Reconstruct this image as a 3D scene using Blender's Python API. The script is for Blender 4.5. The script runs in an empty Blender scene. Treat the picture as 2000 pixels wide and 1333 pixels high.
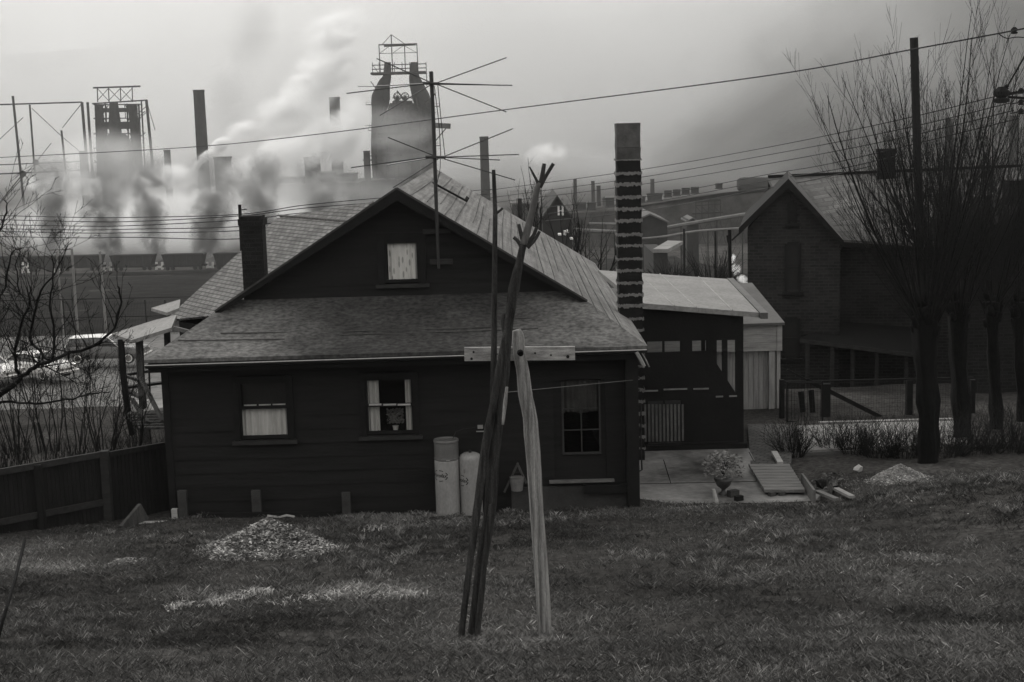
import bpy, math, random
import numpy as np
from mathutils import Vector, Matrix
random.seed(7); rng = np.random.default_rng(7)
SC = bpy.context.scene
# ------------------------------------------------------------------ camera
F = 2778.0
PT = math.atan(426 / F); RL = math.radians(-1.6)
MC = Matrix.Rotation(math.pi / 2 - PT, 3, 'X') @ Matrix.Rotation(RL, 3, 'Z')
cam_d = bpy.data.cameras.new('camera'); cam = bpy.data.objects.new('camera', cam_d)
SC.collection.objects.link(cam); SC.camera = cam
cam.matrix_world = MC.to_4x4()
cam_d.sensor_width = 36; cam_d.lens = 36 * F / 2000; cam_d.clip_start = 0.1; cam_d.clip_end = 12000
# ------------------------------------------------------------------ world, sun, exposure
SUN_EL, SUN_AZ = math.radians(34), math.radians(-32)      # azimuth measured from +Y towards +X
world = bpy.data.worlds.new('World'); SC.world = world; world.use_nodes = True
wn = world.node_tree.nodes; wl = world.node_tree.links; wn.clear()
sky = wn.new('ShaderNodeTexSky'); sky.sky_type = 'NISHITA'; sky.sun_disc = False
sky.sun_elevation = SUN_EL; sky.sun_rotation = SUN_AZ; sky.dust_density = 6; sky.air_density = 1.5; sky.ozone_density = 1
bw = wn.new('ShaderNodeRGBToBW'); wl.new(sky.outputs[0], bw.inputs[0])
pw = wn.new('ShaderNodeMath'); pw.operation = 'POWER'; pw.inputs[1].default_value = 0.10; wl.new(bw.outputs[0], pw.inputs[0])
ml = wn.new('ShaderNodeMath'); ml.operation = 'MULTIPLY'; ml.inputs[1].default_value = 5.6; wl.new(pw.outputs[0], ml.inputs[0])
tc = wn.new('ShaderNodeTexCoord'); nz = wn.new('ShaderNodeTexNoise'); nz.inputs['Scale'].default_value = 3; nz.inputs['Detail'].default_value = 5
wl.new(tc.outputs['Generated'], nz.inputs['Vector'])
mr = wn.new('ShaderNodeMapRange'); mr.inputs[3].default_value = 0.88; mr.inputs[4].default_value = 1.12; wl.new(nz.outputs[0], mr.inputs[0])
m2 = wn.new('ShaderNodeMath'); m2.operation = 'MULTIPLY'; wl.new(ml.outputs[0], m2.inputs[0]); wl.new(mr.outputs[0], m2.inputs[1])
cc = wn.new('ShaderNodeCombineColor')
for i, k in enumerate((1.0, 0.992, 0.968)):
    q = wn.new('ShaderNodeMath'); q.operation = 'MULTIPLY'; q.inputs[1].default_value = k
    wl.new(m2.outputs[0], q.inputs[0]); wl.new(q.outputs[0], cc.inputs[i])
bg = wn.new('ShaderNodeBackground'); bg.inputs[1].default_value = 0.12; wl.new(cc.outputs[0], bg.inputs[0])
wo = wn.new('ShaderNodeOutputWorld'); wl.new(bg.outputs[0], wo.inputs[0])
sl = bpy.data.lights.new('sun', 'SUN'); sl.energy = 1.2; sl.angle = math.radians(14); sl.color = (1, 0.985, 0.955)
sun = bpy.data.objects.new('sun', sl); SC.collection.objects.link(sun)
sd = Vector((math.sin(SUN_AZ) * math.cos(SUN_EL), math.cos(SUN_AZ) * math.cos(SUN_EL), math.sin(SUN_EL)))
sun.rotation_euler = sd.to_track_quat('Z', 'Y').to_euler()
SC.view_settings.view_transform = 'Standard'; SC.view_settings.look = 'None'
SC.view_settings.exposure = 0.45; SC.view_settings.gamma = 1.0
SC.cycles.volume_bounces = 10; SC.cycles.volume_max_steps = 256; SC.cycles.volume_step_rate = 0.6
SC.cycles.max_bounces = 14; SC.cycles.transparent_max_bounces = 24; SC.cycles.diffuse_bounces = 3

# ------------------------------------------------------------------ projection helpers: a pixel at a depth, as a place
def ray(px, py):
    return MC @ Vector(((px - 1000) / F, -(py - 666.5) / F, -1.0))
def W(px, py, Y):
    d = ray(px, py); return d * (Y / d.y)
def WZ(px, py, z):
    d = ray(px, py); return d * (z / d.z)
def pxx(x, y, z):
    v = MC.transposed() @ Vector((x, y, z)); return 1000 + F * v.x / -v.z, 666.5 - F * v.y / -v.z

# ------------------------------------------------------------------ noise
def vn(x, y, s=0):
    x = np.asarray(x, float); y = np.asarray(y, float)
    xi = np.floor(x).astype(np.int64); yi = np.floor(y).astype(np.int64); fx = x - xi; fy = y - yi
    fx = fx * fx * (3 - 2 * fx); fy = fy * fy * (3 - 2 * fy)
    def h(a, b):
        n = (a * 374761393 + b * 668265263 + s * 982451653) & 0xffffffff
        n = ((n ^ (n >> 13)) * 1274126177) & 0xffffffff
        return ((n ^ (n >> 16)) & 0xffff) / 65535.0
    return (h(xi, yi) * (1 - fx) + h(xi + 1, yi) * fx) * (1 - fy) + (h(xi, yi + 1) * (1 - fx) + h(xi + 1, yi + 1) * fx) * fy
def fbm(x, y, s=0, o=4):
    v = 0; a = 0.5
    for k in range(o):
        v = v + a * vn(x * 2 ** k, y * 2 ** k, s + k); a *= 0.5
    return v

# ------------------------------------------------------------------ materials
MATS = {}
def g3(g, a=1.0): return (g * 1.02, g * 1.0, g * 0.975, 1)
def mat(name, g, rough=0.85, var=0.35, sc=3.0, st=(1, 1, 1), bump=0.25, bsc=None, spec=0.12, metal=0.0, mode=None, g2=None, grain=0.12, p=None):
    if name in MATS: return MATS[name]
    m = bpy.data.materials.new(name); m.use_nodes = True; nt = m.node_tree; n = nt.nodes; l = nt.links
    b = n['Principled BSDF']; b.inputs['Roughness'].default_value = rough; b.inputs['Specular IOR Level'].default_value = spec
    b.inputs['Metallic'].default_value = metal
    t = n.new('ShaderNodeTexCoord'); mp = n.new('ShaderNodeMapping'); mp.inputs['Scale'].default_value = st; l.new(t.outputs['Object'], mp.inputs[0])
    a = n.new('ShaderNodeTexNoise'); a.inputs['Scale'].default_value = sc; a.inputs['Detail'].default_value = 7; a.inputs['Roughness'].default_value = 0.62
    l.new(mp.outputs[0], a.inputs['Vector'])
    r = n.new('ShaderNodeMapRange'); r.inputs[1].default_value = 0.28; r.inputs[2].default_value = 0.72
    r.inputs[3].default_value = 1 - var; r.inputs[4].default_value = 1 + var; l.new(a.outputs[0], r.inputs[0])
    f = n.new('ShaderNodeTexNoise'); f.inputs['Scale'].default_value = sc * 14; f.inputs['Detail'].default_value = 3; l.new(mp.outputs[0], f.inputs['Vector'])
    r2 = n.new('ShaderNodeMapRange'); r2.inputs[1].default_value = 0.3; r2.inputs[2].default_value = 0.7
    r2.inputs[3].default_value = 1 - grain; r2.inputs[4].default_value = 1 + grain; l.new(f.outputs[0], r2.inputs[0])
    k = n.new('ShaderNodeMath'); k.operation = 'MULTIPLY'; l.new(r.outputs[0], k.inputs[0]); l.new(r2.outputs[0], k.inputs[1])
    fac = k.outputs[0]; hgt = None
    def mul(x, y):
        q = n.new('ShaderNodeMath'); q.operation = 'MULTIPLY'; l.new(x, q.inputs[0]); l.new(y, q.inputs[1]); return q.outputs[0]
    def rampof(x, lo, hi, vlo, vhi):
        q = n.new('ShaderNodeMapRange'); q.inputs[1].default_value = lo; q.inputs[2].default_value = hi
        q.inputs[3].default_value = vlo; q.inputs[4].default_value = vhi; l.new(x, q.inputs[0]); return q.outputs[0]
    if mode == 'brick':      # p = (row height, brick width, mortar value, axes map)
        br = n.new('ShaderNodeTexBrick'); m3 = n.new('ShaderNodeMapping'); m3.inputs['Rotation'].default_value = p[3]
        l.new(t.outputs['Object'], m3.inputs[0]); l.new(m3.outputs[0], br.inputs['Vector'])
        br.inputs['Color1'].default_value = (0.75,) * 3 + (1,); br.inputs['Color2'].default_value = (1.2,) * 3 + (1,)
        br.inputs['Mortar'].default_value = (p[2],) * 3 + (1,); br.inputs['Scale'].default_value = 1
        br.inputs['Mortar Size'].default_value = p[0] * 0.13; br.inputs['Row Height'].default_value = p[0]; br.inputs['Brick Width'].default_value = p[1]
        br.inputs['Mortar Smooth'].default_value = 0.3
        fac = mul(fac, br.outputs['Color']); hgt = br.outputs['Fac']
    if mode == 'streak':     # p = mapping scale of long streaks, strength
        m3 = n.new('ShaderNodeMapping'); m3.inputs['Scale'].default_value = p[0]; l.new(t.outputs['Object'], m3.inputs[0])
        s = n.new('ShaderNodeTexNoise'); s.inputs['Scale'].default_value = 1; s.inputs['Detail'].default_value = 6; s.inputs['Roughness'].default_value = 0.75
        l.new(m3.outputs[0], s.inputs['Vector']); fac = mul(fac, rampof(s.outputs[0], 0.33, 0.62, 1 - p[1], 1 + p[1] * 0.5)); hgt = s.outputs[0]
    if mode == 'spots':      # p = scale, size, darkness
        v = n.new('ShaderNodeTexVoronoi'); v.inputs['Scale'].default_value = p[0]; l.new(mp.outputs[0], v.inputs['Vector'])
        fac = mul(fac, rampof(v.outputs['Distance'], p[1] * 0.7, p[1], p[2], 1))
    if mode == 'pent':      # sooty wet middle, drier pale ends
        sx = n.new('ShaderNodeSeparateXYZ'); l.new(t.outputs['Object'], sx.inputs[0]); wz = n.new('ShaderNodeTexNoise'); wz.inputs['Scale'].default_value = 1.1; wz.inputs['Detail'].default_value = 5; l.new(t.outputs['Object'], wz.inputs['Vector'])
        a1 = n.new('ShaderNodeMath'); a1.operation = 'MULTIPLY_ADD'; a1.inputs[1].default_value = 3.4; l.new(wz.outputs[0], a1.inputs[0]); l.new(sx.outputs[0], a1.inputs[2])
        a2 = n.new('ShaderNodeMath'); a2.operation = 'SUBTRACT'; a2.inputs[1].default_value = p[0] + 1.7; l.new(a1.outputs[0], a2.inputs[0]); a3 = n.new('ShaderNodeMath'); a3.operation = 'ABSOLUTE'; l.new(a2.outputs[0], a3.inputs[0])
        fac = mul(fac, rampof(a3.outputs[0], p[1], p[2], p[3], p[4]))
    if mode == 'attr':
        at = n.new('ShaderNodeAttribute'); at.attribute_name = 'tone'; fac = mul(fac, at.outputs['Fac'])
    c = n.new('ShaderNodeVectorMath'); c.operation = 'SCALE'; c.inputs[0].default_value = g3(g)[:3]; l.new(fac, c.inputs['Scale'])
    l.new(c.outputs[0], b.inputs['Base Color'])
    if bump > 0:
        bp = n.new('ShaderNodeBump'); bp.inputs['Strength'].default_value = bump; bp.inputs['Distance'].default_value = 0.02
        if hgt is not None:
            ad = n.new('ShaderNodeMath'); ad.operation = 'ADD'; l.new(hgt, ad.inputs[0]); l.new(f.outputs[0], ad.inputs[1]); l.new(ad.outputs[0], bp.inputs['Height'])
        else: l.new(f.outputs[0], bp.inputs['Height'])
        l.new(bp.outputs[0], b.inputs['Normal'])
    MATS[name] = m; return m
def glassmat():
    m = bpy.data.materials.new('window_glass'); m.use_nodes = True; n = m.node_tree.nodes; l = m.node_tree.links
    n.clear(); o = n.new('ShaderNodeOutputMaterial'); x = n.new('ShaderNodeMixShader'); x.inputs[0].default_value = 0.05
    t = n.new('ShaderNodeBsdfTransparent'); t.inputs[0].default_value = (0.86, 0.86, 0.85, 1); g = n.new('ShaderNodeBsdfGlossy'); g.inputs['Roughness'].default_value = 0.06
    g.inputs[0].default_value = (0.25, 0.25, 0.25, 1)
    l.new(t.outputs[0], x.inputs[1]); l.new(g.outputs[0], x.inputs[2]); l.new(x.outputs[0], o.inputs[0]); return m
PI = math.pi
M_BLACK = mat('black_siding', 0.017, 0.9, 0.3, 2.0, (0.5, 1, 6), 0.3)
M_TRIM = mat('dark_trim', 0.012, 0.7, 0.3, 6, (1, 1, 1), 0.3)
M_TRIM2 = mat('worn_trim', 0.032, 0.75, 0.4, 5, (1, 1, 4), 0.4)
M_BARGE = mat('barge_board', 0.009, 0.7, 0.3, 4)
M_ROOF = mat('roll_roofing', 0.18, 0.85, 0.25, 0.9, (1, 1, 1), 0.35, mode='streak', p=((16, 0.3, 1), 0.45), grain=0.3)
M_PENT = mat('pent_roofing', 0.062, 0.9, 0.4, 0.9, (1, 1.4, 1), 0.5, mode='pent', p=(0.3, .8, 2.9, .68, 1.75), grain=0.5, spec=.15)
M_SHING = mat('shingles', 0.16, 0.85, 0.3, 2, mode='brick', p=(0.105, 0.20, 0.35, (0, 0, 0)), bump=0.6)
M_PORCHR = mat('porch_roofing', 0.23, 0.85, 0.16, 1.2, bump=0.3, grain=0.2)
M_FLUE = mat('chimney_block', 0.014, 0.9, 0.35, 6, bump=0.5)
M_FLUE2 = mat('chimney_pale_block', 0.085, 0.9, 0.4, 5, bump=0.5)
M_MORT = mat('mortar_band', 0.17, 0.95, 0.3, 12, bump=0.7)
M_BRICKB = mat('black_brick', 0.014, 0.9, 0.3, 4, mode='brick', p=(0.075, 0.21, 1.4, (PI / 2, 0, 0)), bump=0.9)
M_BRICK = mat('house_brick', 0.024, 0.9, 0.4, 1.0, mode='brick', p=(0.085, 0.24, 1.4, (PI / 2, 0, 0)), bump=0.6)
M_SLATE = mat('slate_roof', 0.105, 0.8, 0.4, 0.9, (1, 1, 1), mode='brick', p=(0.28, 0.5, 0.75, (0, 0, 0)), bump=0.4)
M_DARKB = mat('dark_wall', 0.013, 0.9, 0.3, 2)
M_BOARD = mat('pale_board', 0.36, 0.8, 0.3, 2.0, (1, 1, 9), 0.4, mode='spots', p=(2.2, 0.06, 0.35))
M_BOARDV = mat('pale_upright_board', 0.34, 0.8, 0.32, 2.0, (7, 7, 0.8), 0.4, mode='spots', p=(2.0, 0.05, 0.35))
M_PEELED = mat('peeled_log', 0.36, 0.8, 0.45, 3.0, (12, 12, 0.8), 0.9, mode='streak', p=((34, 34, 1.1), 0.6), grain=0.3)
M_BARK = mat('grey_bark', 0.05, 0.9, 0.9, 4.5, (7, 7, 0.6), 0.9, grain=0.5)
M_BARK2 = mat('dark_bark', 0.007, 0.9, 0.5, 9, (3, 3, 1), 0.8, grain=0.4)
M_TWIG = mat('twig', 0.012, 0.9, 0.3, 5, bump=0)
M_TWIG2 = mat('pale_twig', 0.07, 0.9, 0.4, 5, bump=0)
M_CONC = mat('concrete', 0.15, 0.5, 0.85, 0.7, bump=0.35, grain=0.2)
M_CONCD = mat('concrete_base', 0.05, 0.85, 0.3, 2, bump=0.4)
M_WHITE = mat('white_paint', 0.62, 0.5, 0.12, 3, bump=0.1)
M_CURT = mat('net_curtain', 0.8, 0.9, 0.15, 5, (1, 1, 0.3), 0.0, mode='spots', p=(17, 0.32, 0.55), grain=0.03)
M_CURT2 = mat('plain_curtain', 0.62, 0.9, 0.3, 9, (1, 1, 0.12), 0.0, grain=0.05)
M_METAL = mat('galvanised', 0.30, 0.45, 0.2, 5, metal=0.3, bump=0.1, spec=0.5)
M_CYL = mat('cylinder_paint', 0.27, 0.5, 0.22, 3.0, (1, 1, 0.5), 0.15, mode='spots', p=(4, 0.08, 0.6), spec=0.5)
M_CYLD = mat('cylinder_cap', 0.12, 0.45, 0.2, 4, bump=0.15, spec=0.5)
M_INK = mat('stencil_ink', 0.02, 0.8, 0.2, 4, bump=0)
M_WIRE = mat('wire', 0.015, 0.6, 0.1, 2, bump=0)
M_STEEL = mat('antenna_tube', 0.02, 0.5, 0.2, 5, bump=0, spec=0.4)
M_GLASS = glassmat()
M_DIRT = mat('rubble', 0.22, 0.95, 0.6, 3, bump=0.8, mode='attr', grain=0.4)
M_GRAV = mat('gravel', 0.33, 0.95, 0.3, 5, bump=0.7, mode='attr', grain=0.4)
M_GRASS = mat('grass_blades', 0.17, 0.95, 0.2, 1, bump=0, mode='attr', spec=0.05)
M_POST = mat('weathered_post', 0.075, 0.9, 0.5, 3, (4, 4, 0.6), 0.6, grain=0.3)
M_FENCE = mat('fence_board', 0.016, 0.85, 0.4, 3, (4, 4, 0.6), 0.5)
M_RAIL = mat('fence_rail', 0.032, 0.85, 0.4, 3, (1, 4, 4), 0.5)
M_MILL = mat('mill_iron', 0.035, 0.95, 0.4, 0.15, bump=0, spec=.1)
M_MILLR = mat('mill_roof', 0.12, 0.9, 0.3, 0.1, bump=0)
M_LEAF = mat('leaf', 0.20, 0.7, 0.5, 20, bump=0)
M_CAR = mat('car_white', 0.72, 0.25, 0.05, 1, bump=0, spec=0.6)
M_CARD = mat('car_dark', 0.10, 0.3, 0.1, 1, bump=0, spec=0.5)
M_CARG = mat('car_glass', 0.02, 0.08, 0.1, 1, bump=0, spec=0.8)
M_CHROME = mat('chrome', 0.6, 0.15, 0.05, 1, metal=1, bump=0)
M_TYRE = mat('tyre', 0.025, 0.9, 0.1, 1, bump=0)

# ------------------------------------------------------------------ mesh builder
ORG = {}
def orig(parent):
    return ORG.get(parent.name, Vector((0, 0, 0))) if parent else Vector((0, 0, 0))
def tag(o, label=None, cat=None, group=None, kind=None):
    if label: o['label'] = label
    if cat: o['category'] = cat
    if group: o['group'] = group
    if kind: o['kind'] = kind
    return o
def thing(name, loc, label, cat, group=None):
    o = bpy.data.objects.new(name, None); SC.collection.objects.link(o); o.location = loc
    o.empty_display_size = 0.2; ORG[o.name] = Vector(loc); return tag(o, label, cat, group)
class MB:
    def __init__(s): s.v = []; s.f = []; s.tone = None
    def add(s, vs, fs):
        o = len(s.v); s.v += [tuple(v) for v in vs]; s.f += [tuple(i + o for i in f) for f in fs]; return s
    def box(s, c, d, M=None):
        c = Vector(c); hx, hy, hz = d[0] / 2, d[1] / 2, d[2] / 2
        P = [Vector((x, y, z)) for x in (-hx, hx) for y in (-hy, hy) for z in (-hz, hz)]
        if M is not None: P = [M @ p for p in P]
        return s.add([p + c for p in P], [(0, 1, 3, 2), (4, 6, 7, 5), (0, 4, 5, 1), (2, 3, 7, 6), (0, 2, 6, 4), (1, 5, 7, 3)])
    def bb(s, x0, x1, y0, y1, z0, z1): return s.box(((x0 + x1) / 2, (y0 + y1) / 2, (z0 + z1) / 2), (abs(x1 - x0), abs(y1 - y0), abs(z1 - z0)))
    def beam(s, p, q, w, h=None, up=(0, 0, 1)):
        p = Vector(p); q = Vector(q); h = h or w; z = (q - p); L = z.length
        if L < 1e-6: return s
        z.normalize(); u = Vector(up)
        if abs(z.dot(u)) > 0.98: u = Vector((0, 1, 0))
        x = u.cross(z).normalized(); y = z.cross(x)
        M = Matrix((x, y, z)).transposed()
        return s.box((p + q) / 2, (w, h, L), M)
    def tube(s, pts, rad, n=6, cap=True, squash=1.0):
        pts = [Vector(p) for p in pts]; k = len(pts)
        if not hasattr(rad, '__len__'): rad = [rad] * k
        t0 = (pts[-1] - pts[0]); t0 = t0.normalized() if t0.length > 1e-6 else Vector((0, 0, 1))
        a = Vector((0, 1, 0)) if abs(t0.y) < 0.8 else Vector((1, 0, 0)); vs = []
        for i, p in enumerate(pts):
            t = pts[min(i + 1, k - 1)] - pts[max(i - 1, 0)]
            if t.length < 1e-9: t = t0
            t = t.normalized(); x = a.cross(t)
            if x.length < 1e-3: x = Vector((1, 0, 0)).cross(t)
            x.normalize(); y = t.cross(x); a = y if abs(y.dot(t)) < 0.5 else a
            for j in range(n):
                w = 2 * PI * j / n; vs.append(p + (x * math.cos(w) + y * math.sin(w) * squash) * rad[i])
        fs = [(i * n + j, i * n + (j + 1) % n, (i + 1) * n + (j + 1) % n, (i + 1) * n + j) for i in range(k - 1) for j in range(n)]
        if cap and n > 3: fs += [tuple(range(n - 1, -1, -1)), tuple((k - 1) * n + j for j in range(n))]
        return s.add(vs, fs)
    def slab(s, pts, t, d=(0, 0, -1)):
        pts = [Vector(p) for p in pts]; d = Vector(d) * t; n = len(pts)
        return s.add(pts + [p + d for p in pts], [tuple(range(n)), tuple(range(2 * n - 1, n - 1, -1))] + [(i, i + n, (i + 1) % n + n, (i + 1) % n) for i in range(n)])
    def poly(s, pts): return s.add(pts, [tuple(range(len(pts)))])
    def lathe(s, c, prof, n=16):
        c = Vector(c); k = len(prof)
        vs = [c + Vector((r * math.cos(2 * PI * j / n), r * math.sin(2 * PI * j / n), z)) for r, z in prof for j in range(n)]
        fs = [(i * n + j, i * n + (j + 1) % n, (i + 1) * n + (j + 1) % n, (i + 1) * n + j) for i in range(k - 1) for j in range(n)]
        fs += [tuple(range(n - 1, -1, -1)), tuple((k - 1) * n + j for j in range(n))]
        return s.add(vs, fs)
    def build(s, name, m, parent=None, smooth=False, origin=None, fix=True):
        o0 = orig(parent) if parent else (Vector(origin) if origin is not None else Vector((0, 0, 0)))
        me = bpy.data.meshes.new(name); a = np.array([tuple(v) for v in s.v], float).reshape(-1, 3) - np.array(o0)
        me.from_pydata(a.tolist(), [], s.f); me.materials.append(m)
        if fix and len(s.f) < 60000:
            import bmesh
            b = bmesh.new(); b.from_mesh(me); bmesh.ops.recalc_face_normals(b, faces=b.faces); b.to_mesh(me); b.free()
        if s.tone is not None:
            at = me.attributes.new('tone', 'FLOAT', 'POINT'); at.data.foreach_set('value', np.asarray(s.tone, np.float32))
        if smooth: me.polygons.foreach_set('use_smooth', [True] * len(me.polygons))
        o = bpy.data.objects.new(name, me); SC.collection.objects.link(o)
        if parent: o.parent = parent; ORG[o.name] = o0
        elif origin is not None: o.location = origin; ORG[o.name] = o0
        return o
def simple(mb, name, m, label, cat, group=None, smooth=False, origin=None, kind=None, fix=True):
    if origin is None:
        a = np.array([tuple(v) for v in mb.v]); origin = Vector(((a[:, 0].min() + a[:, 0].max()) / 2, (a[:, 1].min() + a[:, 1].max()) / 2, a[:, 2].min()))
    return tag(mb.build(name, m, None, smooth, origin, fix), label, cat, group, kind)
def struct(mb, name, m, smooth=False):
    o = mb.build(name, m, None, smooth); o['kind'] = 'structure'; return o

# ------------------------------------------------------------------ ground
HY = np.array([-90, -5, 0, 4, 7, 9, 11, 15, 21, 24, 30, 36, 44, 66, 70, 105, 115, 250, 420, 700, 1200, 4000.])
HZ = np.array([1, 0.2, -1.2, -1.95, -2.86, -3.5, -4.12, -4.92, -5.8, -6.02, -6.48, -6.95, -8.6, -14.0, -14.25, -15, -15.6, -24.6, -30, -36, -38, -38])
PATX0, PATX1, PATY0, PATY1 = 1.72, 5.05, 21.45, 26.2
def hgt(x, y, rough=True):
    x = np.asarray(x, float); y = np.asarray(y, float)
    z = np.interp(y, HY, HZ)
    lawn = np.clip((y - 9) / 8, 0, 1) * np.clip((22.8 - y) / 2.2, 0, 1)
    z = z + lawn * np.clip(x - 4.9, 0, 5) * 0.13
    if rough:
        near = np.clip((60 - y) / 30, 0, 1)
        z = z + near * ((fbm(x * 0.5, y * 0.5, 3) - 0.47) * 0.16 + (fbm(x * 3, y * 3, 9, 3) - 0.45) * 0.05)
    inp = (x > PATX0 - 0.05) & (x < PATX1 + 0.05) & (y > PATY0 - 0.02) & (y < PATY1)
    z = np.where(inp, -6.12, z)
    z = z - .10 * np.clip((x - 1.9) / .5, 0, 1) * np.clip((5.4 - x) / .5, 0, 1) * np.clip((y - 19.9) / .9, 0, 1) * (y < PATY0)
    inh = (x > -5.2) & (x < 1.72) & (y > 21.1) & (y < 33)
    z = np.where(inh, np.minimum(z, -6.2), z)
    return z
def hz(x, y): return float(hgt(x, y))
def hit(px, py):
    Y = 5.0
    while Y < 40:
        p = W(px, py, Y)
        if p.z < hz(p.x, Y): return p
        Y += .06
    return p
def axis(dense0, dense1, step, lo, hi, g=1.13):
    a = list(np.arange(dense0, dense1 + 1e-6, step)); d = step; v = dense1
    while v < hi: d *= g; v += d; a.append(min(v, hi))
    d = step; v = dense0; b = []
    while v > lo: d *= g; v -= d; b.append(max(v, lo))
    return np.array(sorted(set(b + a)))
def gridmesh(xs, ys, fz, name, m):
    X, Y = np.meshgrid(xs, ys); Z = fz(X, Y); nx, ny = len(xs), len(ys)
    co = np.stack([X, Y, Z], -1).reshape(-1, 3)
    i = np.arange((ny - 1) * (nx - 1)); r = i // (nx - 1); c = i % (nx - 1); a = r * nx + c
    f = np.stack([a, a + 1, a + nx + 1, a + nx], -1)
    me = bpy.data.meshes.new(name); me.vertices.add(len(co)); me.vertices.foreach_set('co', co.ravel())
    me.loops.add(f.size); me.loops.foreach_set('vertex_index', f.ravel().astype(np.int32))
    me.polygons.add(len(f)); me.polygons.foreach_set('loop_start', np.arange(0, f.size, 4, dtype=np.int32))
    me.polygons.foreach_set('use_smooth', np.ones(len(f), bool))
    me.update(); me.validate(); me.materials.append(m)
    o = bpy.data.objects.new(name, me); SC.collection.objects.link(o); o['kind'] = 'structure'; return o
def groundmat():
    m = bpy.data.materials.new('earth_and_turf'); m.use_nodes = True; nt = m.node_tree; n = nt.nodes; l = nt.links; b = n['Principled BSDF']
    b.inputs['Roughness'].default_value = 0.95; b.inputs['Specular IOR Level'].default_value = 0.0
    t = n.new('ShaderNodeTexCoord')
    def noise(s, d=6):
        q = n.new('ShaderNodeTexNoise'); q.inputs['Scale'].default_value = s; q.inputs['Detail'].default_value = d; q.inputs['Roughness'].default_value = 0.65
        l.new(t.outputs['Object'], q.inputs['Vector']); return q.outputs[0]
    def mpr(x, a, b_, c, d):
        q = n.new('ShaderNodeMapRange'); q.inputs[1].default_value = a; q.inputs[2].default_value = b_; q.inputs[3].default_value = c; q.inputs[4].default_value = d; l.new(x, q.inputs[0]); return q.outputs[0]
    def mul(x, y):
        q = n.new('ShaderNodeMath'); q.operation = 'MULTIPLY'; l.new(x, q.inputs[0]); l.new(y, q.inputs[1]); return q.outputs[0]
    a = mpr(noise(0.35), 0.35, 0.65, 0.55, 1.35); c = mpr(noise(11, 8), 0.3, 0.7, 0.4, 1.6); d = mpr(noise(0.02), 0.35, 0.65, 0.75, 1.3)
    k = mul(mul(a, c), d)
    v = n.new('ShaderNodeVectorMath'); v.operation = 'SCALE'; v.inputs[0].default_value = (0.056, 0.054, 0.052); l.new(k, v.inputs['Scale']); l.new(v.outputs[0], b.inputs['Base Color'])
    bp = n.new('ShaderNodeBump'); bp.inputs['Strength'].default_value = 0.7; bp.inputs['Distance'].default_value = 0.03; l.new(noise(18, 6), bp.inputs['Height']); l.new(bp.outputs[0], b.inputs['Normal'])
    return m
M_EARTH = groundmat()
gx = axis(-9, 9, 0.16, -3500, 3500, 1.12); gy = axis(3, 27, 0.16, -90, 3500, 1.10)
ground = gridmesh(gx, gy, hgt, 'ground', M_EARTH)

# far hills: valley sides that close the view
def hills(X, Y):
    r1 = np.clip((Y - 1700) / 900, 0, 1); r1 = r1 * r1 * (3 - 2 * r1)
    far = 150 + 0.035 * (X + 900) + 22 * (fbm(X / 420, Y / 420, 21) - 0.5)
    z1 = -60 + (far + 60) * r1
    # nearer shoulder on the right
    s = np.clip((X - (60 - (Y - 700) * 0.02)) / 420, 0, 1); s = s * s * (3 - 2 * s); t = np.clip((Y - 560) / 420, 0, 1); t = t * t * (3 - 2 * t)
    z2 = -60 + 232 * s ** 0.8 * t + 14 * (fbm(X / 90, Y / 90, 31) - 0.5)
    return np.maximum(z1, z2)
M_HILL = mat('wooded_hill', 0.04, 1, 0.5, 0.012, bump=0, grain=0.4, spec=0)
gridmesh(np.linspace(-2600, 2600, 180), np.linspace(500, 3200, 130), hills, 'hills', M_HILL)

# flat parking lot / street down the slope on the left
def sheet(pts, dz, name, m, nsub=1):
    mb = MB(); mb.slab([Vector(p) + Vector((0, 0, dz)) for p in pts], 0.3); return struct(mb, name, m)
M_ASPH = mat('asphalt', 0.12, 0.95, 0.3, 0.15, bump=0.2, grain=0.3, spec=0.1)
st = MB(); st.slab([(-70, 68.5, -14.0), (5, 68.5, -14.0), (5, 104, -14.6), (-70, 104, -14.6)], 1.5); struct(st, 'road', M_ASPH)
kb = MB(); kb.beam((-70, 67.6, -13.9), (2, 67.6, -13.9), 0.5, 0.5); kb.beam((-70, 64, -13.6), (2, 64, -13.6), 0.35, 0.4); struct(kb, 'kerb', mat('kerb', 0.28, 0.9, 0.3, 0.6))

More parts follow.
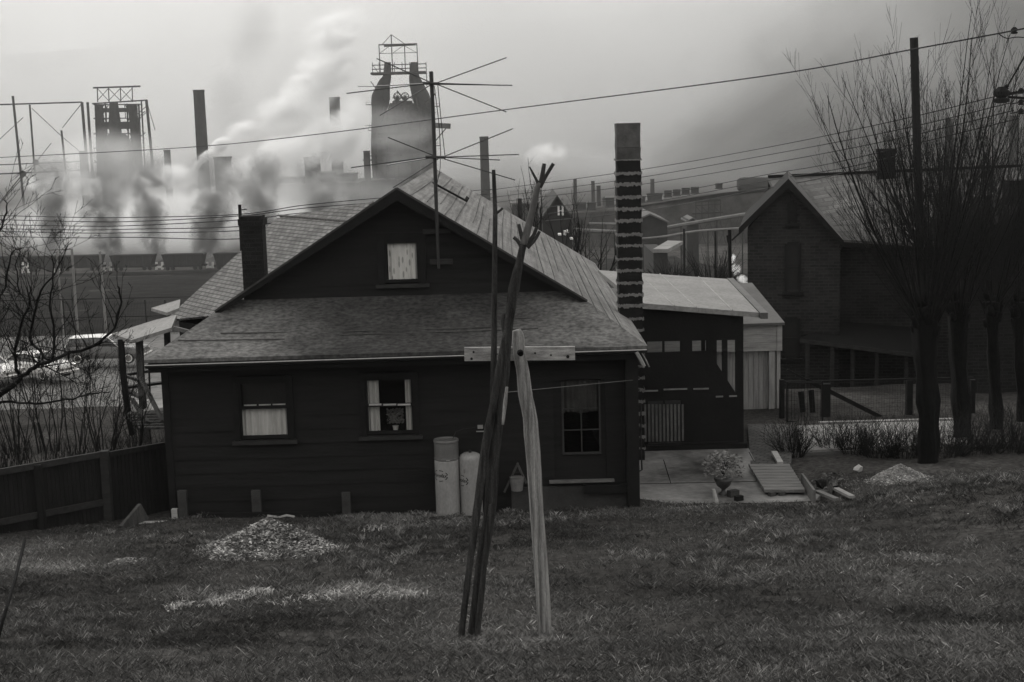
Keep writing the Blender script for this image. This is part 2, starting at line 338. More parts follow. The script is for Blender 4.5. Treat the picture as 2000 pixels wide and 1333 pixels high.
# ================================================================== THE HOUSE
XL, XR, XRG = -5.39, 1.98, -1.70          # left eave, right eave, ridge
YE, YRK, YG, YF, YB = 20.55, 21.92, 22.3, 21.0, 33.0   # eave, rake front, gable wall, front wall, back
ZE, ZR = -3.28, -0.96
SLR = (ZR - ZE) / (XR - XRG); SLL = (ZR - ZE) / (XRG - XL)
def zroof(x): return ZR - (x - XRG) * SLR if x > XRG else ZR - (XRG - x) * SLL
PS = (2.64 and (-2.64 - ZE) / (YG - YE))   # pent slope
house = thing('house', (-1.7, 21, -5.85), 'black clapboard house with a grey gabled roof in the middle of the picture', 'house')
WXL, WXR = -5.25, 1.74
def siding(mb, y, z0, z1, xl, xr, opens=(), h=0.215):
    z = z1
    while z > z0 + 0.01:
        zb = max(z - h, z0)
        segs = [(None, None)]
        cuts = []
        zm = (z + zb) / 2
        for (a, b, c, d) in opens:
            if c < zm < d: cuts.append((a, b))
        cuts.sort(); x0t, x0b, x1t, x1b = xl(z), xl(zb), xr(z), xr(zb)
        lst = []; cur = (x0t, x0b)
        for a, b in cuts: lst.append((cur, (a, a))); cur = (b, b)
        lst.append((cur, (x1t, x1b)))
        for (lt, lb), (rt, rb) in lst:
            if rb - lb < 0.02: continue
            mb.add([(lt, y, z), (rt, y, z), (rb, y - 0.014, zb), (lb, y - 0.014, zb), (lb, y + 0.004, zb), (rb, y + 0.004, zb)], [(0, 1, 2, 3), (3, 2, 5, 4)])
        z = zb
def opx(px0, px1, py0, py1, Y):
    a = W(px0, py1, Y); b = W(px1, py0, Y); return (a.x, b.x, a.z, b.z)
O1 = opx(470, 562, 742, 858, YF); O2 = opx(716, 807, 736, 849, YF); O3 = opx(1084, 1182, 738, 938, YF); OG = opx(752, 818, 466, 553, YG)
mb = MB(); siding(mb, YF, -5.95, -3.40, lambda z: WXL, lambda z: WXR, [O1, O2, O3]); mb.build('wall', M_BLACK, house)
mb = MB(); siding(mb, YG, -2.70, ZR, lambda z: XRG - max(0, (ZR - 0.10 - z)) / SLL, lambda z: XRG + max(0, (ZR - 0.10 - z)) / SLR, [OG])
g = mb.build('gable_wall', M_BLACK, house); g['label'] = 'black clapboard gable under the ridge'
mb = MB()   # side and back walls
mb.bb(WXL, WXL + 0.1, YF + 0.005, YB - 0.6, -7.6, -3.36); mb.bb(WXR - 0.1, WXR, YF + 0.005, YB - 0.6, -7.6, -3.30); mb.bb(WXL + 0.1, WXR - 0.1, YB - 0.7, YB - 0.6, -8, -3.3)
mb.slab([(WXL + .1, YB - .6, -3.3), (WXR - .1, YB - .6, -3.3), (XRG, YB - .6, ZR - 0.1)], 0.1, (0, 1, 0))
mb.build('side_wall', M_BLACK, house)
for xa_, xb_ in ((WXL - .012, WXL + .09), (WXR - .09, WXR + .012)): mb = MB(); mb.bb(xa_, xb_, YF - 0.035, YF - 0.004, -5.9, -3.44); mb.build('corner_board', M_TRIM, house)
# roof planes
hipx = (YRK - YE) * PS / SLR; hipl = (YRK - YE) * PS / SLL; hz1 = ZE + (YRK - YE) * PS
hipxg = (YG - YE) * PS / SLR; hiplg = (YG - YE) * PS / SLL; hzg = ZE + (YG - YE) * PS
mb = MB(); mb.slab([(XRG, YRK, ZR), (XRG, YB, ZR), (XR, YB, ZE), (XR, YE, ZE), (XR - hipx, YRK, hz1)], 0.05); rr = mb.build('roof', M_ROOF, house)
mb = MB(); mb.slab([(XRG, YB, ZR), (XRG, YRK, ZR), (XL + hipl, YRK, hz1), (XL, YE, ZE), (XL, YB, ZE)], 0.05); mb.build('roof', M_ROOF, house)
# lap seams of the roofing felt and the sagging edge
mb = MB()
rs0 = random.Random(4)
for k in range(20):
    u = .06 + .9 * k / 20 + rs0.uniform(-.012, .012)
    x = XRG + (XR - XRG) * u; y0 = YRK + 0.02 if x < XR - hipx else YE + 0.3; y1_ = YB - .1
    if k % 4: y0 += rs0.uniform(0, 5) * (rs0.random() < .6); y1_ -= rs0.uniform(0, 6) * (rs0.random() < .6)
    if y1_ - y0 < 1: continue
    ph = rs0.uniform(0, 6); pts = [Vector((x + 0.012 * math.sin(y * .5 + ph), y, zroof(x + 0.012 * math.sin(y * .5 + ph)) + 0.006)) for y in np.linspace(y0, y1_, 16)]
    mb.tube(pts, [rs0.uniform(.003, .009) for _ in pts], 4)
mb.build('felt_seam', mat('felt_seam_tar', .06, .9, .3, 3), rr)
# pent roof over the front, slightly sagging, with small undulations
NX, NY = 60, 10; vs = []; fs = []
for j in range(NY + 1):
    v = j / NY; y = YE + (YG - YE) * v; zz = ZE + (YG - YE) * v * PS
    a = XL + hiplg * v; b = XR - hipxg * v
    for i in range(NX + 1):
        x = a + (b - a) * i / NX
        sag = -0.05 * math.sin(PI * v) * math.sin(PI * i / NX) - 0.02 * (float(vn(x * 1.3, v * 3, 5)) - 0.5) * math.sin(PI * v) * 2
        vs.append((x, y, zz + sag + 0.002))
for j in range(NY):
    for i in range(NX):
        a = j * (NX + 1) + i; fs.append((a, a + 1, a + NX + 2, a + NX + 1))
mb = MB(); mb.add(vs, fs); mb.add([(XL, YE, ZE + 0.002), (XR, YE, ZE + 0.002), (XR, YE, ZE - 0.05), (XL, YE, ZE - 0.05)], [(0, 1, 2, 3)])
pr = mb.build('pent_roof', M_PENT, house, smooth=True, fix=False)
mb = MB()
for v, x0, x1 in ((0.42, -4.4, -0.2), (0.30, -5.0, -3.4), (0.55, 0.0, 1.2), (0.36, -2.6, 0.4)):
    pts = [Vector((x, YE + (YG - YE) * v, ZE + (YG - YE) * v * PS - 0.05 * math.sin(PI * v) * math.sin(PI * (x - XL) / (XR - XL)) + 0.012)) for x in np.linspace(x0, x1, 14)]
    mb.tube(pts, 0.008, 4)
mb.build('felt_seam', mat('felt_seam_tar', .06), pr)
# barge boards
mb = MB()
for sx, ex, ez in ((1, XR - hipx, hz1), (-1, XL + hipl, hz1)):
    mb.slab([(XRG, YRK - 0.02, ZR + 0.012), (ex, YRK - 0.02, ez + 0.012), (ex, YRK - 0.02, ez - 0.06), (XRG, YRK - 0.02, ZR - 0.17)], 0.045, (0, 1, 0))
mb.build('barge_board', M_BARGE, house)
mb = MB()
for sx, ex, ez in ((1, XR - hipx, hz1), (-1, XL + hipl, hz1)):
    mb.beam((XRG, YRK - 0.03, ZR + 0.022), (ex, YRK - 0.03, ez + 0.022), 0.03, 0.02, (0, 1, 0))
mb.build('roof_edge_strip', mat('edge_metal', 0.05, 0.6, 0.4, 2, bump=0.2), house)
# eave fascia and gutter
mb = MB(); mb.bb(XL + 0.05, XR - 0.05, YE + 0.03, YE + 0.06, ZE - 0.20, ZE - 0.052); mb.bb(WXL, WXR, YE + 0.06, YF, ZE - 0.18, ZE - 0.165); mb.build('fascia', M_BARGE, house)
mb = MB(); prof = []
for k in range(7):
    w = PI + PI * k / 6; prof.append((YE - 0.045 + 0.06 * math.cos(w), ZE - 0.07 + 0.055 * math.sin(w)))
for i in range(6):
    (y0, z0), (y1, z1) = prof[i], prof[i + 1]
    mb.add([(XL + 0.03, y0, z0), (XR - 0.02, y0, z0 + 0.03), (XR - 0.02, y1, z1 + 0.03), (XL + 0.03, y1, z1)], [(0, 1, 2, 3)])
gut = mb.build('gutter', M_STEEL, house)
mb = MB(); mb.tube([(XL + 0.03, YE - 0.108, ZE - 0.068), (XR - 0.02, YE - 0.108, ZE - 0.04)], 0.008, 6); mb.build('rim', mat('gutter_rim', 0.34, 0.4, 0.2, 3, bump=0), gut)
mb = MB(); mb.tube([W(1243, 688, 20.45), W(1250, 700, 20.44), W(1258, 716, 20.44)], 0.028, 6); mb.tube([W(1252, 686, 20.5), W(1262, 704, 20.5), W(1268, 717, 20.5)], 0.012, 5)
mb.build('gutter_outlet', mat('outlet_zinc', 0.22, 0.5, 0.5, 6), house)
mb = MB(); mb.tube([(1.69, 20.92, -3.3), (1.70, 20.92, -5.2), (1.70, 20.9, -5.9)], 0.035, 8); mb.build('downpipe', M_TRIM, house)
# windows
def window(O, Y, frame_w, upper_dark=True, mid=None, mt=M_TRIM):
    x0, x1, z0, z1 = O
    mb = MB(); fw = frame_w
    mb.bb(x0 - fw, x0, Y - 0.05, Y + 0.03, z0 - 0.02, z1 + fw); mb.bb(x1, x1 + fw, Y - 0.05, Y + 0.03, z0 - 0.02, z1 + fw); mb.bb(x0, x1, Y - 0.05, Y + 0.03, z1, z1 + fw)
    fr = mb.build('window', mt, house)
    s = MB(); s.bb(x0 - fw - 0.04, x1 + fw + 0.04, Y - 0.10, Y + 0.02, z0 - 0.075, z0 - 0.022); s.build('sill', M_TRIM2 if mt is M_TRIM else mt, fr)
    s = MB(); s.bb(x0, x0 + 0.04, Y - 0.02, Y + 0.02, z0, z1); s.bb(x1 - 0.04, x1, Y - 0.02, Y + 0.02, z0, z1); s.bb(x0 + 0.04, x1 - 0.04, Y - 0.02, Y + 0.02, z0, z0 + 0.05); s.bb(x0 + 0.04, x1 - 0.04, Y - 0.02, Y + 0.02, z1 - 0.04, z1)
    if mid: s.bb(x0 + 0.04, x1 - 0.04, Y - 0.02, Y + 0.02, mid - 0.022, mid + 0.022)
    s.build('sash', M_TRIM, fr)
    s = MB(); s.add([(x0 + .04, Y - 0.005, z0 + .05), (x1 - .04, Y - 0.005, z0 + .05), (x1 - .04, Y - 0.005, z1 - .04), (x0 + .04, Y - 0.005, z1 - .04)], [(0, 1, 2, 3)]); s.build('pane', M_GLASS, fr)
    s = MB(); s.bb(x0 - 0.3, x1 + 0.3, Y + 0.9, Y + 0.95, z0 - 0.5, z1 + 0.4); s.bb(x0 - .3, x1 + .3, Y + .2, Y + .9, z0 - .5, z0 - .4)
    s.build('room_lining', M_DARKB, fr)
    return fr
def curtain(fr, x0, x1, z0, z1, Y, m, folds=9, amp=0.018, ztop=None, skew=0):
    nx, nz_ = 60, 8; vs = []; fs = []
    for j in range(nz_ + 1):
        for i in range(nx + 1):
            u = i / nx; v = j / nz_; x = x0 + (x1 - x0) * u + skew * (1 - v) * (u - 0.5); zz = z0 + (z1 - z0) * v
            zz += 0.02 * math.sin(u * 9) * (1 - v) * 0.6
            vs.append((x, Y + amp * math.sin(u * folds * 2 * PI + 1.2 * math.sin(u * 7)) * (0.6 + 0.4 * (1 - v)), zz))
    for j in range(nz_):
        for i in range(nx):
            a = j * (nx + 1) + i; fs.append((a, a + 1, a + nx + 2, a + nx + 1))
    c = MB(); c.add(vs, fs); return c.build('curtain', m, fr, smooth=True, fix=False)
c1 = opx(474, 559, 797, 856, YF); c1t = opx(474, 557, 790, 796, YF)
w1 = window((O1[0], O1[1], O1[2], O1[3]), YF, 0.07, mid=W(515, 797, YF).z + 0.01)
q = opx(474, 559, 744, 792, YF); mb = MB(); mb.bb(q[0], q[1], YF + .05, YF + .055, q[2], q[3]); mb.build('added_backing', mat('added_backing_dark', .03, .9, .2, 3), w1)  # added sheet behind the upper pane, bringing its darkness to the wall's tone
curtain(w1, c1[0], c1[1], c1[2] + .01, c1[3] - 0.01, YF + 0.07, M_CURT2, 7, 0.02)
mb = MB()
for a, b in ((475, 499), (504, 527), (531, 556)):
    q = opx(a, b, 789, 795, YF - 0.01); mb.bb(q[0], q[1], YF + 0.06, YF + 0.07, q[2] - 0.01, q[3] - 0.004)
mb.build('curtain_heading', M_CURT2, w1)
w1['label'] = 'left ground floor window half filled by a plain curtain'
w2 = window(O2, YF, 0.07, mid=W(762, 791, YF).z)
for a, b in ((718, 739), (791, 805)):
    q = opx(a, b, 739, 848, YF); curtain(w2, q[0] + .02, q[1] - .01, q[2] + .02, q[3], YF + 0.08, M_CURT2, 3, 0.015)
mb = MB()
for a, b in ((721, 745), (749, 774), (777, 802)):
    q = opx(a, b, 788, 792, YF); mb.bb(q[0], q[1], YF - 0.03, YF - 0.02, q[2], q[3])
mb.build('meeting_rail', mat('rail_white', 0.4, 0.7, 0.2, 5), w2)
w2['label'] = 'middle ground floor window with two drapes and a pot plant'
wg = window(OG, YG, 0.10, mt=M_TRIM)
q = opx(757, 816, 474, 551, YG); curtain(wg, q[0] + 0.015, q[1] - 0.03, q[2] + 0.02, q[3], YG + 0.07, M_CURT, 4, 0.02)
wg['label'] = 'small gable window with a spotted net curtain'
# pot plant on the window board
pp = thing('pot_plant', W(773, 843, YF + 0.14), 'small leafy plant in a pale pot behind the middle window', 'pot plant')
c = W(773, 843, YF + 0.14); mb = MB(); mb.lathe(c, [(0.03, 0), (0.045, 0.08), (0.05, 0.09)], 12); mb.build('pot', mat('pot_glaze', 0.5, 0.5, 0.1, 5), pp)
mb = MB()
for i in range(420):
    a = random.random() * 6.28; r = 0.13 * random.random() ** 0.5; p = c + Vector((math.cos(a) * r, math.sin(a) * r * 0.4, 0.13 + 0.22 * random.random())); s_ = 0.022
    M = Matrix.Rotation(random.random() * 6, 3, 'Z') @ Matrix.Rotation(random.random() * 3, 3, 'X')
    mb.add([p + M @ Vector(v) for v in ((-s_, 0, 0), (0, -s_ * .6, 0), (s_, 0, 0), (0, s_ * .6, 0))], [(0, 1, 2, 3)])
mb.build('foliage', M_LEAF, pp, fix=False)
# door with glazed panel, door sill, concrete base
mb = MB(); x0, x1, z0, z1 = O3
mb.bb(x0, x1, YF + 0.03, YF + 0.07, z0, W(1130, 890, YF).z); mb.bb(x0, W(1098, 800, YF).x, YF + .03, YF + .07, W(1130, 890, YF).z, z1); mb.bb(W(1173, 800, YF).x, x1, YF + .03, YF + .07, W(1130, 890, YF).z, z1)
door = mb.build('door', M_BLACK, house)
q = opx(1099, 1172, 744, 889, YF); mb = MB(); w = 0.028; m_df = mat('door_sash', 0.04, 0.7, 0.3, 5)
mb.bb(q[0], q[0] + w, YF + .0, YF + .028, q[2], q[3]); mb.bb(q[1] - w, q[1], YF, YF + .028, q[2], q[3]); mb.bb(q[0] + w, q[1] - w, YF, YF + .028, q[2], q[2] + w * 1.3)
xm = (q[0] + q[1]) / 2; mb.bb(xm - .01, xm + .01, YF + .002, YF + .026, q[2] + .03, W(1135, 800, YF).z)
for py in (840, 799): zz = W(1135, py, YF).z; mb.bb(q[0] + w, q[1] - w, YF + .003, YF + .025, zz - .009, zz + .009)
mb.build('glazing_bars', m_df, door)
mb = MB(); mb.add([(q[0], YF + .015, q[2]), (q[1], YF + .015, q[2]), (q[1], YF + .015, q[3]), (q[0], YF + .015, q[3])], [(0, 1, 2, 3)]); mb.build('pane', M_GLASS, door)
curtain(door, q[0] + .03, q[1] - .03, W(1135, 808, YF).z, q[3], YF + 0.09, mat('door_curtain', 0.06, .9, .3, 5), 6, 0.012)
q = opx(1073, 1200, 938, 944, YF - 0.12); mb = MB(); mb.bb(q[0], q[1], YF - 0.16, YF - 0.03, q[2], q[3] + .005); mb.build('door_sill', mat('sill_board', 0.13, .8, .3, 6), house)
q = opx(1000, 1232, 946, 1012, YF - 0.05); mb = MB(); mb.bb(q[0], q[1], YF - 0.075, YF - 0.03, -6.1, q[3]); mb.build('concrete_base', M_CONCD, house)
q = opx(1140, 1230, 944, 962, YF - 0.1); mb = MB(); mb.bb(q[0], q[1], YF - 0.2, YF - 0.08, q[2], q[3]); mb.build('step', M_TRIM, house)
q = opx(1226, 1248, 885, 992, YF - 0.25); mb = MB(); mb.bb(q[0], q[1], YF - 0.30, YF - 0.15, -5.95, -3.45); mb.build('corner_post', M_TRIM, house)
# old black brick chimney on the left slope
cxx, cyy = W(497, 500, 25).x, 25.0; zt = W(497, 421, 25).z; mb = MB(); hw = 0.19
mb.bb(cxx - hw, cxx + hw, cyy - hw, cyy + hw, zroof(cxx) - 0.3, zt - 0.16); mb.bb(cxx - hw - .03, cxx + hw + .03, cyy - hw - .03, cyy + hw + .03, zt - 0.16, zt - 0.05); mb.bb(cxx - hw, cxx + hw, cyy - hw, cyy + hw, zt - 0.05, zt)
ch = mb.build('chimney', M_BRICKB, house); ch['label'] = 'short black brick chimney on the left roof slope'
# tall banded block chimney outside the right wall
tc_ = thing('block_chimney', (1.98, 23.5, -5.9), 'tall dark block chimney with ragged pale mortar bands beside the right eave', 'chimney')
x0, x1 = 1.785, 2.175; y0, y1 = 23.3, 23.7
ys_ = [241, 289, 313, 339, 362, 387, 411, 434, 458, 482, 506, 530, 553, 576, 599, 624]
zs = [W(1222, y, 23.3).z for y in ys_]
st_ = zs[3] - zs[4]
while zs[-1] > -5.6: zs.append(zs[-1] - 0.2)
def rough_block(mb, a, b, xa, xb, ya, yb, j=0.008):
    r = lambda: random.uniform(-j, j); n = 4
    ring = []
    for zz in np.linspace(b, a, 3):
        rr_ = [(xa + r(), ya + r()), ((xa + xb) / 2, ya + r()), (xb + r(), ya + r()), (xb + r(), (ya + yb) / 2), (xb + r(), yb + r()), ((xa + xb) / 2, yb + r()), (xa + r(), yb + r()), (xa + r(), (ya + yb) / 2)]
        ring.append([(p[0], p[1], zz) for p in rr_])
    vs = [v for r_ in ring for v in r_]; fs = [(i * 8 + k, i * 8 + (k + 1) % 8, (i + 1) * 8 + (k + 1) % 8, (i + 1) * 8 + k) for i in range(2) for k in range(8)]
    mb.add(vs, fs + [tuple(range(16, 24)), tuple(range(7, -1, -1))])
top = MB(); rough_block(top, zs[0], zs[1] + 0.004, x0, x1, y0, y1); top.build('cap_block', M_FLUE2, tc_)
up = MB(); rough_block(up, zs[1], zs[2], x0, x1, y0, y1); up.build('upper_block', mat('sooty_block', 0.07, .9, .4, 5, bump=.5), tc_)
shaft = MB(); bands = MB()
for i in range(2, len(zs) - 1): rough_block(shaft, zs[i] + 0.002, zs[i + 1] + 0.004, x0, x1, y0, y1)
def band(mb, z, h=0.045):
    per = [(x0, y0), (x1, y0), (x1, y1), (x0, y1)]; n = 22; up_, lo = [], []
    for k in range(4):
        a, b = per[k], per[(k + 1) % 4]
        for i in range(n):
            t = i / n; ox = 0.014
            px_, py_ = a[0] + (b[0] - a[0]) * t, a[1] + (b[1] - a[1]) * t
            dx, dy = px_ - (x0 + x1) / 2, py_ - (y0 + y1) / 2; m_ = max(abs(dx), abs(dy)); s_ = (0.2 + ox) / m_ if m_ > 0 else 1
            X, Y_ = (x0 + x1) / 2 + dx * s_, (y0 + y1) / 2 + dy * s_
            hh = h * random.uniform(0.35, 0.85); ll = h * random.uniform(0.1, 0.75)
            up_.append((X, Y_, z + hh)); lo.append((X, Y_, z - ll))
    N = 4 * n; mb.add(up_ + lo, [(i, (i + 1) % N, (i + 1) % N + N, i + N) for i in range(N)])
for z in zs[2:-1]: band(bands, z + random.uniform(-.012, .012), random.uniform(.03, .06) if z < zs[3] + .01 else 0.022)
shaft.build('shaft', M_FLUE, tc_, fix=False); bands.build('mortar_band', M_MORT, tc_, fix=False)
# loose plank on the roof
a = W(845, 357, 23.2); mb = MB()
pl = lambda px, py: (lambda d: d * ((ZR + XRG * SLR + 0.05) / (d.z + d.x * SLR)))(ray(px, py))
p, q_ = pl(846, 360), pl(909, 394); nn = Vector((SLR, 0, 1)).normalized()
mb.beam(p + nn * .02, q_ + nn * .02, 0.13, 0.035, nn); mb.beam(q_ + nn * .03, q_ + nn * .10, 0.10, 0.02, q_ - p)
simple(mb, 'plank', M_TRIM, 'loose dark plank lying on the right slope near the ridge', 'plank')
# shingled wing at the back left, turned away
E0 = W(325, 629, 30.0); u_ = Vector((math.sin(math.radians(-35)), math.cos(math.radians(35)), 0)); v_ = Vector((math.cos(math.radians(35)), math.sin(math.radians(35)), 0))
zrw = W(545, 423, 31.5).z; R0 = W(545, 423, 31.5); run = 2.6
E1 = E0 - u_ * 2.6; R1 = R0 - u_ * 3.3
M_SH2 = M_SHING
wg_ = thing('shingled_wing', (R0.x, R0.y, -7), 'wing with a pale shingled roof behind the black brick chimney', 'house')
Mw = Matrix.Rotation(math.radians(35), 3, 'Z')
def loc_slab(name, pts, t, m):   # own origin and rotation so the shingle courses follow the eave
    o = Vector(pts[0]); Rm = Matrix((u_, (Vector(pts[2]) - Vector(pts[1])).normalized(), u_.cross((Vector(pts[2]) - Vector(pts[1])).normalized()))).transposed()
    inv = Rm.transposed(); mb = MB(); mb.slab([inv @ (Vector(p) - o) for p in pts], t); ob = mb.build(name, m); ob.location = o - Vector(wg_.location); ob.rotation_euler = Rm.to_euler(); ob.parent = wg_; return ob
loc_slab('roof', [E0, E1, R1, R0], 0.05, M_SHING)
back = [R0, R1, R1 + v_ * run + Vector((0, 0, -2.16)), R0 + v_ * run + Vector((0, 0, -2.16))]
loc_slab('roof', back, 0.05, M_SHING)
mb = MB(); n_ = 14
for i in range(n_ * 2):
    p = R0 + (R1 - R0) * (i / (n_ * 2)); mb.box(p + Vector((0, 0, 0.02)), (0.06, 0.09, 0.03), Mw)
mb.build('ridge_caps', mat('ridge_cap', 0.13, .9, .3, 3), wg_)
ins = v_ * 0.22; mb = MB()
gA, gB = E0 + ins - u_ * 0.15, R0 + v_ * (run - .22) - u_ * .15
mb.slab([gA + Vector((0, 0, 0.05)), Vector((R0.x, R0.y, R0.z - .12)) - u_ * .15, gB + Vector((0, 0, -2.1)), Vector((gB.x, gB.y, -8)), Vector((gA.x, gA.y, -8))], 0.1, -u_)
mb.slab([gA, gA - u_ * 2.3, Vector((gA.x, gA.y, -8)) - u_ * 2.3, Vector((gA.x, gA.y, -8))], 0.1, v_)
mb.build('wall', M_BLACK, wg_)
mb = MB(); mb.beam(E0 + Vector((0, 0, -.09)), E1 + Vector((0, 0, -.09)), 0.05, 0.08); mb.build('gutter', mat('wing_gutter', 0.10, .6, .4, 3), wg_)
# ---- left stair porch
lp = thing('stair_porch', W(285, 850, 27), 'open wooden stair porch with a pale flat roof at the left side of the house', 'porch')
mb = MB(); mb.slab([W(219, 652, 27), W(256, 665, 26.2), W(335, 640, 26.2), W(345, 615, 27.8), W(300, 626, 28)], 0.07); mb.build('roof', M_PORCHR, lp)
mb = MB(); mb.slab([W(295, 602, 29), W(326, 611, 28), W(350, 602, 28), W(352, 585, 29)], 0.06); r2 = mb.build('upper_canopy', M_PORCHR, lp)
for pts, w, m in (([(236, 663), (241, 735), (249, 797), (259, 850)], 0.10, M_TRIM), ([(272, 664), (275, 735), (281, 810), (289, 860)], 0.12, M_POST), ([(291, 716), (293, 776)], 0.03, M_TRIM), ([(326, 640), (328, 700)], 0.10, M_TRIM)):
    for a, b in zip(pts[:-1], pts[1:]):
        mb = MB(); mb.beam(W(*a, 26.6), W(*b, 26.6), w); 
        if a == pts[0]: acc = mb
        else: acc.v, acc.f = acc.v, acc.f; acc.add(mb.v, mb.f)
    acc.build('post', m, lp)
for a, b, ya, yb, w, m in (((238, 734), (312, 722), 27.2, 28, .05, M_TRIM), ((238, 732), (272, 744), 27.2, 26.4, .05, M_TRIM2), ((246, 757), (316, 748), 27.2, 28, .10, M_TRIM), ((246, 762), (275, 776), 27.2, 26.4, .10, M_POST), ((275, 738), (318, 824), 26.3, 25.2, .09, M_POST), ((258, 780), (288, 826), 26.3, 25.4, .09, M_POST)):
    mb = MB(); mb.beam(W(*a, ya), W(*b, yb), 0.05, w, (0, 1, 0)); mb.build('rail', m, lp)
mb = MB(); mb.slab([W(249, 783, 27.6), W(280, 805, 26.3), W(318, 796, 26.3), W(318, 779, 27.6)], 0.15); mb.build('deck', M_BOARD, lp)
mb = MB()
for i in range(6):
    t = i / 5; mb.box(W(290 + 24 * t, 808 + 26 * t, 26.0 - t * .7), (0.8, .25, .04))
mb.build('stair_tread', M_POST, lp)
# ---- right-hand porch
rp = thing('side_porch', (3.2, 25.4, -6.0), 'dark open porch with a pale lean-to roof on the right side of the house', 'porch')
FL, FR, BR = W(1246, 592, 25.0), W(1482, 611, 25.2), W(1420, 545, 30.6); BL = Vector((1.9, 30.6, W(1235, 526, 30.6).z))
mb = MB(); mb.slab([FL, FR, BR, BL], 0.09); prf = mb.build('roof', M_PORCHR, rp)
mb = MB()
for t in (0.30, 0.48, 0.78): a_, b_ = FL.lerp(FR, t), BL.lerp(BR, t); mb.tube([a_ + Vector((0, 0, .01)), b_ + Vector((0, 0, .01))], 0.013, 4)
mb.build('roof_seam', mat('seam', 0.3, .8, .2, 3), prf)
mb = MB(); d_ = Vector((0.07, 0, -0.04))
mb.beam(FR + d_ + Vector((0, -.15, 0)), BR + d_, 0.13, 0.11); mb.build('gutter', mat('porch_gutter', 0.09, .5, .3, 4), rp)
PX0, PX1, PYF = 1.76, W(1452, 700, 25.3).x, 25.3
def pw(px, py): return W(px, py, PYF)
mb = MB(); mb.slab([Vector((PX0, PYF, FL.z - .10)), Vector((PX1, PYF, FR.z - .05)), pw(1452, 664), pw(1253, 668)], 0.06, (0, 1, 0)); mb.build('front_panel', M_DARKB, rp)
mb = MB(); mb.slab([pw(1250, 690), pw(1384, 686), pw(1443, 777), pw(1443, 872), pw(1336, 874), pw(1336, 782), pw(1250, 784)], 0.06, (0, 1, 0)); fp = mb.build('front_panel', M_DARKB, rp)
for a, b, w_ in ((1250, 1264, 0), (1294, 1298, 0), (1329, 1352, 0), (1380, 1400, 0), (1411, 1421, 0), (1437, 1452, 0)):
    mb = MB(); A, B = pw(a, 660), pw(b, 660); mb.bb(A.x, B.x, PYF + 0.006, PYF + 0.10, -6.05, A.z + .1); mb.build('post', M_DARKB, rp)
mb = MB(); A = pw(1452, 664); mb.bb(PX1 - .07, PX1, PYF + .1, 30.4, -6.1, -5.2); mb.bb(PX1 - .07, PX1, PYF + .1, 30.4, A.z, A.z + .35); mb.bb(PX1 - .08, PX1, 30.3, 30.4, -6.1, A.z)
mb.build('side_rail', M_DARKB, rp)
for a, b, y in ((1257, 1285, 764), (1296, 1342, 761), (1354, 1384, 760), (1398, 1412, 775), (1424, 1439, 774)):
    A, B = pw(a, y), pw(b, y); mb = MB(); mb.bb(A.x, B.x, PYF - .03, PYF - .006, A.z - .012, A.z + .014)
    mb.build('hand_rail', mat('pale_rail', 0.2, .8, .4, 6), rp)
mb = MB()
for i in range(11):
    A = pw(1260 + i * 7.3, 790); mb.bb(A.x - .018, A.x + .018, PYF - .02, PYF + .0, pw(1300, 862).z, A.z)
mb.build('lattice', mat('lattice_wood', 0.10, .8, .4, 5), rp)
mb = MB(); mb.bb(PX0, PX1 + .05, PYF - .12, 30.4, -6.1, pw(1300, 868).z); mb.build('floor_deck', M_DARKB, rp)
mb = MB(); A = pw(1265, 866); mb.bb(A.x, pw(1440, 866).x, PYF - .14, PYF - .10, A.z, A.z + .02); mb.build('deck_edge', M_TRIM, rp)
for k in range(8):
    pass
mb = MB()
for y in (718, 738, 762, 790, 815, 835, 857): A = W(1243, y, 22.9); mb.box(A, (0.10, 0.06, 0.035))
mb.tube([W(1252, 790, 22.9), W(1252, 870, 22.9), W(1254, 918, 22.9), W(1248, 921, 22.9)], 0.014, 5)
mb.build('wall_bracket', M_TRIM2, house)

# ---- pale board shed
sh = thing('board_shed', W(1490, 832, 31.8), 'pale board shed with a grey lean-to roof between the porch and the brick house', 'shed')
YS = 31.8
mb = MB(); a_, b_ = W(1440, 634, YS), W(1531, 629, YS); mb.slab([Vector((2.4, YS - .1, a_.z)), Vector((b_.x, YS - .1, b_.z)), Vector((b_.x, 36, W(1450, 553, 36).z)), Vector((2.4, 36, W(1450, 556, 36).z))], 0.06); mb.build('roof', mat('shed_roof', 0.11, .85, .25, 1.2), sh)
mb = MB(); xa, xb = 2.5, W(1527, 660, YS).x; zt, zb = W(1490, 637, YS).z, W(1490, 686, YS).z; n_ = 6
for i in range(n_):
    z1_ = zt + (zb - zt) * i / n_; z0_ = zt + (zb - zt) * (i + 1) / n_; mb.bb(xa, xb - .12, YS - random.uniform(.02, .03), YS, z0_ + .004, z1_)
mb.bb(xb - .115, xb, YS - .045, YS, zb, zt); mb.build('upper_boarding', M_BOARD, sh)
mb = MB(); xa2, xb2 = 2.5, W(1522, 760, YS + .15).x; z0_ = W(1480, 834, YS).z; x = xa2
while x < xb2 - .02:
    w_ = random.uniform(.10, .14); xe = min(x + w_, xb2); mb.bb(x, xe - .008, YS + .12 - random.uniform(0, .012), YS + .16, z0_ - .05, zb + .02); x = xe
mb.build('lower_boarding', M_BOARDV, sh)
A = W(1502, 760, YS); mb = MB(); mb.bb(A.x, A.x + .13, YS + .0, YS + .1, z0_ - .1, zb - .003); mb.bb(xb2 - .08, xb2, YS + .02, YS + .11, z0_ - .02, zb - .003); mb.build('post', M_BOARDV, sh)
